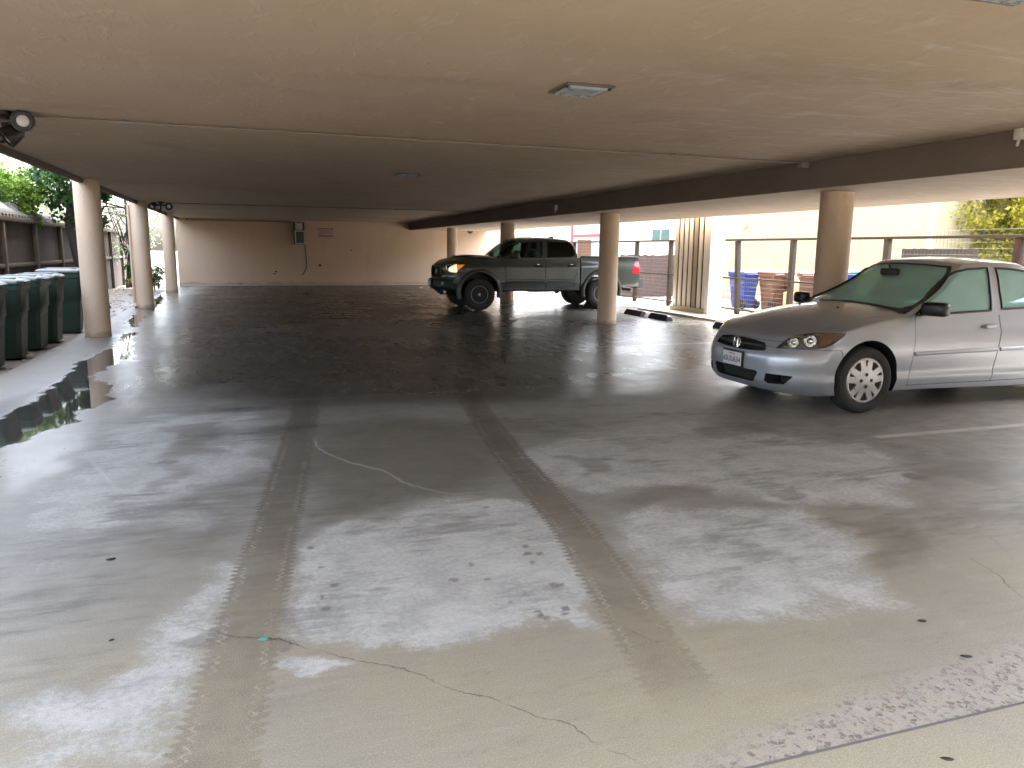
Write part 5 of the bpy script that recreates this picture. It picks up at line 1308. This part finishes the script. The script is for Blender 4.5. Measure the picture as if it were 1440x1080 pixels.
# wheeled bins
def bin_(x, y, rz, mats, label, group, hgt=1.0, w_=.56, d_=.62, ribs=False, name='wheeled_bin', cat='bin'):
    o = empty(name, (0, 0, 0), label, cat, group); bm_, lm_ = mats
    b = MB(); hw_, hd_ = w_ / 2, d_ / 2
    def ring(q, z, e=.05, dx=0): 
        a, c = hw_ * q, hd_ * q; return [(sx * (a - ex), sy * (c - ey) + dx, z) for sx, sy, ex, ey in ((-1, -1, e, 0), (1, -1, e, 0), (1, -1, 0, e), (1, 1, 0, e), (1, 1, e, 0), (-1, 1, e, 0), (-1, 1, 0, e), (-1, -1, 0, e))]
    b.loft([ring(.74, .02), ring(.76, .06), ring(.86, .50), ring(.90, .62), ring(.94, .64), ring(.97, hgt - .14), ring(1.04, hgt - .135), ring(1.05, hgt - .07), ring(1.0, hgt - .065)])
    b.build('body', bm_, o, 40)
    b = MB(); b.loft([ring(1.06, hgt - .064), ring(1.08, hgt - .05), ring(1.06, hgt - .02), ring(.96, hgt + .005, .08), ring(.7, hgt + .02, .1)]); 
    for sx in (-.28, .28): b.box(sx * w_ - .05, sx * w_ + .05, -hd_ * .8, hd_ * .7, hgt + .0, hgt + .026, .008)
    b.box(-hw_ * .5, hw_ * .5, -hd_ * 1.14, -hd_ * 1.02, hgt - .05, hgt - .02, .01)
    b.build('lid', lm_, o, 40)
    b = MB(); b.tube([(-hw_ * .8, hd_ * 1.12, hgt - .08), (hw_ * .8, hd_ * 1.12, hgt - .08)], .016, 8)
    for sx in (-.6, .6): b.box(hw_ * sx - .02, hw_ * sx + .02, hd_ * .98, hd_ * 1.14, hgt - .11, hgt - .06)
    b.build('handle', bm_, o)
    for sx in (-1, 1):
        b = MB(); b.lathe([(.05, -.03), (.125, -.03), (.13, 0), (.125, .03), (.05, .03)], (sx * hw_ * .80, hd_ * .80, .13), (1, 0, 0), 20); b.build('wheel', M_tyre, o)
    b = MB(); b.tube([(-hw_ * .8, hd_ * .80, .13), (hw_ * .8, hd_ * .80, .13)], .015, 6); b.build('axle', M_dark, o)
    o.location = (x, y, -.0); o.rotation_euler = (0, 0, R(rz)); return o
M_bg = mat('green_bin_plastic', (.015, .036, .026), .42, var=.2); M_bgl = mat('green_bin_lid', (.035, .058, .053), .36, var=.15)
M_bb = mat('blue_bin_plastic', (.02, .055, .30), .4, var=.1); M_br = mat('brown_bin_plastic', (.15, .068, .04), .5, var=.15); M_brl = mat('brown_bin_lid', (.17, .09, .06), .5, var=.2)
GB = 'green wheeled bins along the left edge'
def gz(o, z): o.location.z = z; return o
gz(bin_(-3.22, 10.95, 90, (M_bg, M_bgl), 'dark green wheeled bin cut off by the left picture edge, nearest of the bins', GB, 1.06), -.05)
gz(bin_(-3.20, 11.95, 92, (M_bg, M_bgl), 'dark green wheeled bin second from the camera in the left row', GB, 1.06), -.05)
gz(bin_(-3.18, 12.95, 88, (M_bg, M_bgl), 'dark green wheeled bin third in the left row, its lid tip catching light', GB, 1.06), -.05)
gz(bin_(-3.16, 13.85, 90, (M_bg, M_bgl), 'dark green wheeled bin squeezed before the last green bin', GB, 1.06), -.05)
gz(bin_(-3.14, 15.35, 93, (M_bg, M_bgl), 'large dark green wheeled bin farthest of the left row, next to the column', GB, 1.10, .60, .66), -.05)
p = atZ(1040, 436, -.02); bin_(12.25, 17.35, 185, (M_bb, M_bb), 'blue wheeled bin with wheels toward the fence, left of the brown bins', 'blue bins by the street', .98, .58, .6)
bin_(12.62, 16.55, 178, (M_br, M_brl), 'brown wheeled bin right next to the blue bin', 'brown bins by the street', 1.0, .62, .62)
bin_(12.95, 15.95, 176, (M_br, M_brl), 'brown wheeled bin farther right with its rim seen through the fence', 'brown bins by the street', 1.0, .62, .62)
bin_(13.1, 14.75, 180, (M_bb, M_bb), 'blue wheeled bin beside the column, right of the brown bins', 'blue bins by the street', 1.06, .58, .6)
# yellow jug at the fence foot
jx = atX(1117, 402, 11.6); b = MB(); b.lathe([(.10, 0), (.11, .03), (.11, .28), (.07, .36), (.035, .40), (.035, .44)], (12.4, jx[1] * 12.4 / 11.6, .52), (0, 0, 1), 16)
b.box(12.25, 12.55, jx[1] * 12.4 / 11.6 - .2, jx[1] * 12.4 / 11.6 + .2, -.02, .52, .02)
tag(b.build('hydrant_box', mat('faded_yellow', (.55, .42, .22), .6)), 'faded yellow utility marker on a stub beside the right blue bin', 'marker')

# blue car beyond the fence: copy of the sedan repainted
M_blue = car_paint('pale_blue_paint', (.20, .30, .46), .3, .3)
def recolour(o):
    for s in o.material_slots:
        if s.material == M_silver: s.link = 'OBJECT'; s.material = M_blue
    for c in o.children: recolour(c)
bc = dup(sed.root, (13.4, 7.55, -.02), R(-90)); bc.name = 'sedan.001'
tag(bc, 'pale blue car beyond the fence, only its roof showing at the right edge', 'car'); recolour(bc)

# ------------------------------------------------------------------ left side: fence, shed roof, pole
M_lf = mat('dark_fence_board', (.034, .026, .020), .85, var=.35, vs=4, bump=.4); M_lp = mat('grey_fence_post', (.085, .07, .054), .85, var=.25, bump=.4)
fxl = -4.75
lf = empty('wood_fence', (fxl, 24, 0), 'dark plank fence with pale posts and a pale cap board, behind the green bins', 'fence')
zc_ = atX(40, 311, fxl)[2]; zr = atX(40, 371, fxl)[2]
V = MB(); y = 9.0; rs = random.Random(5)
while y < 36:
    V.box(fxl - .03, fxl - .008, y, y + .142, -.1, zc_ - .06); y += .147
V.build('planks', M_lf, lf)
for y in (10.4, 13.0, 15.6, 18.25, 20.75, 23.3, 25.9, 28.5, 31.1, 33.6):
    b = MB(); b.box(fxl - .007, fxl + .085, y - .05, y + .05, -.1, zc_ - .055, .006); b.build('post', M_lp, lf)
b = MB(); b.box(fxl - .06, fxl + .10, 9, 36, zc_ - .054, zc_ + .05, .006); b.build('cap_board', M_lp, lf)
b = MB(); b.box(fxl - .006, fxl + .05, 9, 36, zr - .045, zr + .035, .004); b.build('rail', M_lp, lf)
# corrugated roof behind it
M_corr = mat('corrugated_sheet', (.22, .22, .225), .45, .2, var=.25)
cs_ = []; ce = []; F = []; nn = 0; Vv = []
ya, yb = 8.0, 23.2; z0c, z1c = zc_ + .07, atX(60, 290, fxl - .55)[2]
yy = np.arange(ya, yb, .02)
for y in yy:
    wv = .032 * math.sin(2 * math.pi * y / .24)
    Vv += [(fxl + .06, y, z0c + wv), (fxl - .60, y, z1c + wv)]
for i in range(len(yy) - 1): F.append((2 * i, 2 * i + 1, 2 * i + 3, 2 * i + 2))
mc = np_mesh(Vv, F, True)
b_ = bmesh.new(); b_.from_mesh(mc); bmesh.ops.solidify(b_, geom=b_.faces[:], thickness=.006); b_.to_mesh(mc); b_.free()
cr = empty('shed_roof', (fxl - .3, 16, z0c), 'corrugated grey shed roof sloping up behind the plank fence', 'roof')
link('corrugated_sheet', mc, M_corr, cr)
b = MB(); b.box(fxl - .8, fxl - .72, ya, yb, -.1, z1c - .02); b.build('back_wall', M_lf, cr)
b = MB(); b.box(fxl - .70, fxl - .585, ya, yb, z1c + .03, z1c + .07, .01); b.build('ridge_cap', mat('ridge_white', (.58, .58, .58), .4), cr)
pp = atX(3, 250, -6.6)
b = MB(); b.tube([(-6.75, pp[1], -.1), (-6.75, pp[1], 3.0), (-6.72, pp[1], 6.5)], [.20, .185, .16], 14)
tag(b.build('utility_pole', mat('grey_pole', (.40, .38, .37), .8, var=.2)), 'grey pole rising behind the shed roof at the left edge', 'pole')

# ------------------------------------------------------------------ trees and plants
def leaf_mat(name, c0, c1):
    t = NT(name); rnd = t.n('ShaderNodeAttribute', _attribute_name='leaf').outputs['Fac']
    col = t.mix(rnd, c0, c1)
    p = t.n('ShaderNodeBsdfPrincipled'); t.put(p.inputs['Base Color'], col); p.inputs['Roughness'].default_value = .5
    tl = t.n('ShaderNodeBsdfTranslucent'); t.put(tl.inputs[0], col); m = t.n('ShaderNodeMixShader'); m.inputs[0].default_value = .35
    t.t.links.new(p.outputs[0], m.inputs[1]); t.t.links.new(tl.outputs[0], m.inputs[2]); t.t.links.new(m.outputs[0], t.out.inputs[0]); return t.m
def leaves(clumps, per, size, rs, aspect=.5, droop=.2):
    """clumps: list of (centre, radius). returns verts, faces, per-vertex leaf value"""
    C_ = np.repeat(np.array([c for c, r in clumps]), per, 0); Rr = np.repeat(np.array([r for c, r in clumps]), per, 0)[:, None]
    val = np.repeat(rs.random(len(clumps)) * .6, per); n = len(C_)
    d = rs.normal(size=(n, 3)); d /= np.linalg.norm(d, axis=1)[:, None]
    P_ = C_ + d * Rr * rs.random((n, 1))**.5 * np.array([1, 1, .8])
    a = rs.normal(size=(n, 3)); a[:, 2] -= droop; a /= np.linalg.norm(a, axis=1)[:, None]
    b = np.cross(a, rs.normal(size=(n, 3))); b /= np.linalg.norm(b, axis=1)[:, None]
    sz = (size * (.6 + .8 * rs.random(n)))[:, None]
    V = np.stack([P_, P_ + a * sz * .5 + b * sz * aspect * .5, P_ + a * sz, P_ + a * sz * .5 - b * sz * aspect * .5], 1).reshape(-1, 3)
    F = np.arange(4 * n).reshape(n, 4); return V, F, np.repeat(val + rs.random(n) * .4, 4)
def tree(name, label, cat, base, trunk, limbs, blobs, per, size, lm, bark, seed, nclump=120, aspect=.5, twigs=0, group=None, cl_r=(.18, .4)):
    rs = np.random.default_rng(seed); o = empty(name, base, label, cat, group); base = Vector(base)
    b = MB()
    for pts, rad in trunk: b.tube([base + Vector(p) for p in pts], rad, 9)
    for pts, rad in limbs: b.tube([base + Vector(p) for p in pts], rad, 6)
    cl = []
    tot = sum(r[0] * r[1] * r[2] for c, r in blobs)
    for c, r in blobs:
        k = max(4, int(nclump * r[0] * r[1] * r[2] / tot))
        d = rs.normal(size=(k, 3)); d /= np.linalg.norm(d, axis=1)[:, None]
        ps = np.array(base) + np.array(c) + d * (rs.random((k, 1))**.35) * np.array(r)
        cl += [(p, rs.uniform(*cl_r)) for p in ps]
    if twigs and limbs:
        for k in range(twigs):
            c = Vector(cl[rs.integers(len(cl))][0]); st = base + Vector(limbs[rs.integers(len(limbs))][0][-1]); m_ = st.lerp(c, .5) + Vector(rs.normal(size=3) * .15)
            b.tube([st, m_, c], [.022, .013, .005], 4)
    b.build('trunk', bark, o, 60)
    V, F, val = leaves(cl, per, size, rs, aspect); me = np_mesh(V, F); set_attr(me, 'leaf', val); link('crown', me, lm, o); return o
M_bark = mat('dark_bark', (.035, .028, .022), .9, bump=.6, bs=30); M_barkl = mat('pale_bark', (.34, .30, .24), .85, bump=.4)
L_will = leaf_mat('grey_green_leaf', (.14, .175, .12), (.30, .345, .235)); L_bri = leaf_mat('bright_leaf', (.06, .14, .015), (.17, .28, .03)); L_dk = leaf_mat('dark_leaf', (.02, .06, .015), (.06, .14, .03)); L_yel = leaf_mat('yellow_leaf', (.19, .21, .025), (.44, .42, .05)); L_olv = leaf_mat('olive_leaf', (.12, .12, .04), (.28, .24, .08)); L_far = leaf_mat('far_leaf', (.05, .08, .03), (.12, .15, .05))
def fan(n, h0, h1, sp, r0, seed):
    rr = random.Random(seed); out = []
    for k in range(n):
        a = 2 * math.pi * k / n + rr.uniform(-.3, .3); z = rr.uniform(h0, h0 + .4 * (h1 - h0)); q = sp * rr.uniform(.5, 1)
        out.append(([(0, 0, z), (q * .4 * math.cos(a), q * .4 * math.sin(a), z + (h1 - z) * .5), (q * math.cos(a), q * math.sin(a), h1 * rr.uniform(.8, 1.05))], [r0, r0 * .6, r0 * .25]))
    return out
tree('willow_tree', 'loose grey green tree with bare pale twigs behind the shed roof', 'tree', (-9.6, 27, -.1), [([(0, 0, 0), (.1, 0, 2), (0, .1, 4.2)], [.25, .2, .12])], fan(9, 1.6, 5.0, 2.6, .06, 4),
     [((0, 0, 4.0), (3.0, 4.5, 2.4)), ((1.5, -3, 3.0), (2.2, 3, 1.5)), ((-1, 4, 3.2), (2, 4, 2))], 60, .16, L_will, M_barkl, 11, 330, .3, 160, None, (.25, .55))
tree('willow_tree.001', 'grey green tree farther along behind the plank fence', 'tree', (-9.5, 36, -.1), [([(0, 0, 0), (.1, 0, 2), (0, .1, 4.2)], [.25, .2, .12])], fan(8, 1.6, 5.0, 2.6, .06, 14),
     [((0, 0, 4.0), (3.4, 4.5, 2.6)), ((1.5, -3, 2.6), (2.2, 3, 1.6))], 55, .18, L_will, M_barkl, 12, 260, .3, 80, None, (.25, .55))
tree('shrub_tree', 'bright green bush hanging over the fence left of the bin column', 'bush', (-5.5, 20.6, -.1), [([(0, 0, 0), (.05, 0, 1.3), (.1, .1, 2.4)], [.08, .06, .04])], fan(5, 1.2, 2.8, .8, .03, 6),
     [((.3, .2, 2.75), (.75, 1.0, .55)), ((.55, .6, 2.3), (.35, .5, .35))], 60, .09, L_bri, M_bark, 13, 90, .6, 10, None, (.12, .25))
tree('leaning_tree', 'leaning dark trunk tree with glossy dark leaves between the first two columns', 'tree', (-3.55, 21.0, -.1), [([(0, 0, 0), (-.12, 0, .6), (-.32, .05, 1.3), (-.45, .1, 2.0), (-.40, .1, 2.6), (-.2, .1, 3.4)], [.28, .20, .17, .15, .12, .08])], fan(5, 1.9, 3.0, .9, .04, 7),
     [((-.30, -.1, 2.35), (.55, .6, .50)), ((.1, -.2, 2.1), (.25, .3, .28)), ((-.4, .3, 3.1), (.9, 1.2, .6))], 45, .13, L_dk, M_bark, 14, 75, .6, 10, None, (.12, .25))
tree('bare_tree', 'pale thin tree in the bright gap left of the back wall', 'tree', (-4.3, 31.5, -.1), [([(0, 0, 0), (.15, 0, 1.5), (.1, .1, 3.2)], [.09, .07, .04])], fan(6, 1.0, 3.2, 1.0, .03, 8),
     [((0, .5, 2.2), (1.3, 1.6, 1.2)), ((.3, 1.5, 3.2), (1.3, 1.6, .8))], 30, .13, L_will, M_bark, 15, 60, .45, 20, None, (.15, .35))
for i, (x, y, h) in enumerate(((-3.35, 27.5, .8), (-3.2, 29.5, .9), (-3.9, 30.4, 1.0))):
    tree('low_plant', ('low leafy plant at the foot of the gap before the back wall', 'low leafy plant left of the last column', 'taller leafy plant by the far end of the plank fence')[i], 'plant', (x, y, -.06), [([(0, 0, 0), (.02, 0, h * .6)], [.02, .01])], fan(5, .05, h, .3, .012, 20 + i), [((0, 0, h * .55), (.35, .4, h * .45))], 30, .10, L_dk if i else L_olv, M_bark, 30 + i, 30, .5, 0, 'low plants by the back wall', (.08, .16))
p = atX(1400, 300, 17.5)
tree('yellow_tree', 'large yellow green tree above the fence at the right edge', 'tree', (17.6, p[1], -.1), [([(0, 0, 0), (.1, 0, 1.5), (0, .1, 3.5), (.1, 0, 5)], [.22, .18, .13, .07])], fan(10, 1.2, 4.5, 2.0, .06, 9),
     [((0, -.4, 2.9), (2.0, 1.9, 1.3)), ((0, 1.0, 2.6), (1.4, 1.1, 1.1)), ((0, .5, 1.6), (1.6, 1.9, .9)), ((.3, -1.5, 3.6), (1.6, 1.4, 1.2)), ((0, -2.6, 2.0), (1.4, 1.2, 1.0)), ((-.4, .2, 1.2), (1.5, 2.2, .8))], 60, .10, L_yel, M_bark, 16, 620, .6, 70, None, (.18, .42))
tree('olive_tree', 'duller olive green tree left of the yellow green tree against the building', 'tree', (18.5, p[1] + 2.2, -.1), [([(0, 0, 0), (.1, 0, 1.5), (0, .1, 3.4)], [.15, .12, .06])], fan(8, 1.0, 3.2, 1.2, .04, 10),
     [((-.6, .25, 2.5), (.9, .85, .9)), ((-.8, -.2, 1.6), (1.0, 1.1, .7))], 40, .11, L_olv, M_bark, 17, 110, .5, 40, None, (.14, .3))
for i, (x, y) in enumerate(((22, 1), (26, 8))):
    tree('street_tree', ('green tree far right beyond the street', 'tall green tree behind the yellow green tree')[i], 'tree', (x, y, -.1), [([(0, 0, 0), (.1, 0, 2), (0, .1, 4.5)], [.25, .2, .1])], fan(8, 1.6, 5, 2.2, .06, 40 + i), [((0, 0, 4.2), (3, 3, 2.4)), ((0, 1, 2.4), (2.6, 2.6, 1.4))], 40, .2, L_far, M_bark, 41 + i, 160, .55, 20, 'trees beyond the street', (.3, .6))
# leaf litter on the ground beside the left columns: too many to count
rs = np.random.default_rng(5); n = 900
lx = rs.uniform(-4.6, -2.75, n); ly = 8 + 24 * rs.random(n); k = lx < -2.74
P_ = np.stack([lx, ly, np.full(n, -.055)], 1); a = rs.uniform(0, 6.28, n); s_ = rs.uniform(.02, .06, n)
A1 = np.stack([np.cos(a) * s_, np.sin(a) * s_, rs.uniform(.0, .015, n)], 1); B1 = np.stack([-np.sin(a) * s_ * .45, np.cos(a) * s_ * .45, rs.uniform(.0, .012, n)], 1)
Vl = np.stack([P_ - A1, P_ + B1 + (0, 0, .006), P_ + A1, P_ - B1 + (0, 0, .006)], 1).reshape(-1, 3); me = np_mesh(Vl, np.arange(4 * n).reshape(n, 4)); set_attr(me, 'leaf', np.repeat(rs.random(n), 4))
tag(link('leaf_litter', me, leaf_mat('dead_leaf', (.12, .08, .04), (.45, .40, .30))), 'fallen pale leaves strewn over the dirt by the left columns', 'leaf litter', None, 'stuff')
# small things lying on the concrete
def bit(px, py, sx, sy, sz, m, label, cat, name='fallen_leaf', rz=.3):
    p = atZ(px, py); b = MB(); rs = random.Random(int(px)); pts = []
    b.loft([[(sx * math.cos(a) * q * (1 + .2 * math.sin(3 * a)), sy * math.sin(a) * q, z) for a in np.linspace(0, 2 * math.pi, 13)[:-1]] for q, z in ((1, .001), (1.0, sz * .5), (.7, sz))])
    o = b.build(name, m); o.location = (p[0], p[1], .001); o.rotation_euler = (0, 0, rz); return tag(o, label, cat)
M_lfd = mat('dead_leaf_dark', (.02, .016, .012), .6); M_bitw = mat('white_scrap', (.7, .68, .64), .7)
bit(156, 787, 0.0210, 0.0096, .006, M_lfd, 'small dark oval leaf on the wet concrete left of the tyre track', 'leaf')
bit(157, 901, 0.0096, 0.0054, .005, M_lfd, 'tiny dark leaf bit on the damp patch in the lower left', 'leaf')
bit(1297, 874, 0.0168, 0.0084, .006, M_lfd, 'dark curled leaf on beige damp concrete at lower right', 'leaf', rz=-.4)
bit(1359, 924, 0.0204, 0.0072, .006, M_lfd, 'dark twig like leaf just above the pebble strip', 'leaf', rz=-.5)
bit(1332, 1069, 0.0192, 0.0090, .006, M_lfd, 'dark dry leaf below the joint in the bottom right corner', 'leaf', rz=-.5)
bit(723, 449, .10, .06, .03, M_bitw, 'white scrap of paper on the floor in front of the pickup', 'scrap', 'paper_scrap')
bit(592, 405, .09, .05, .03, M_bitw, 'white scrap on the floor ahead of the pickup bumper', 'scrap', 'paper_scrap')
bit(371, 899, .022, .014, .004, mat('green_scrap', (.10, .33, .26), .5), 'tiny green plastic scrap on the left tyre track', 'scrap', 'plastic_scrap')
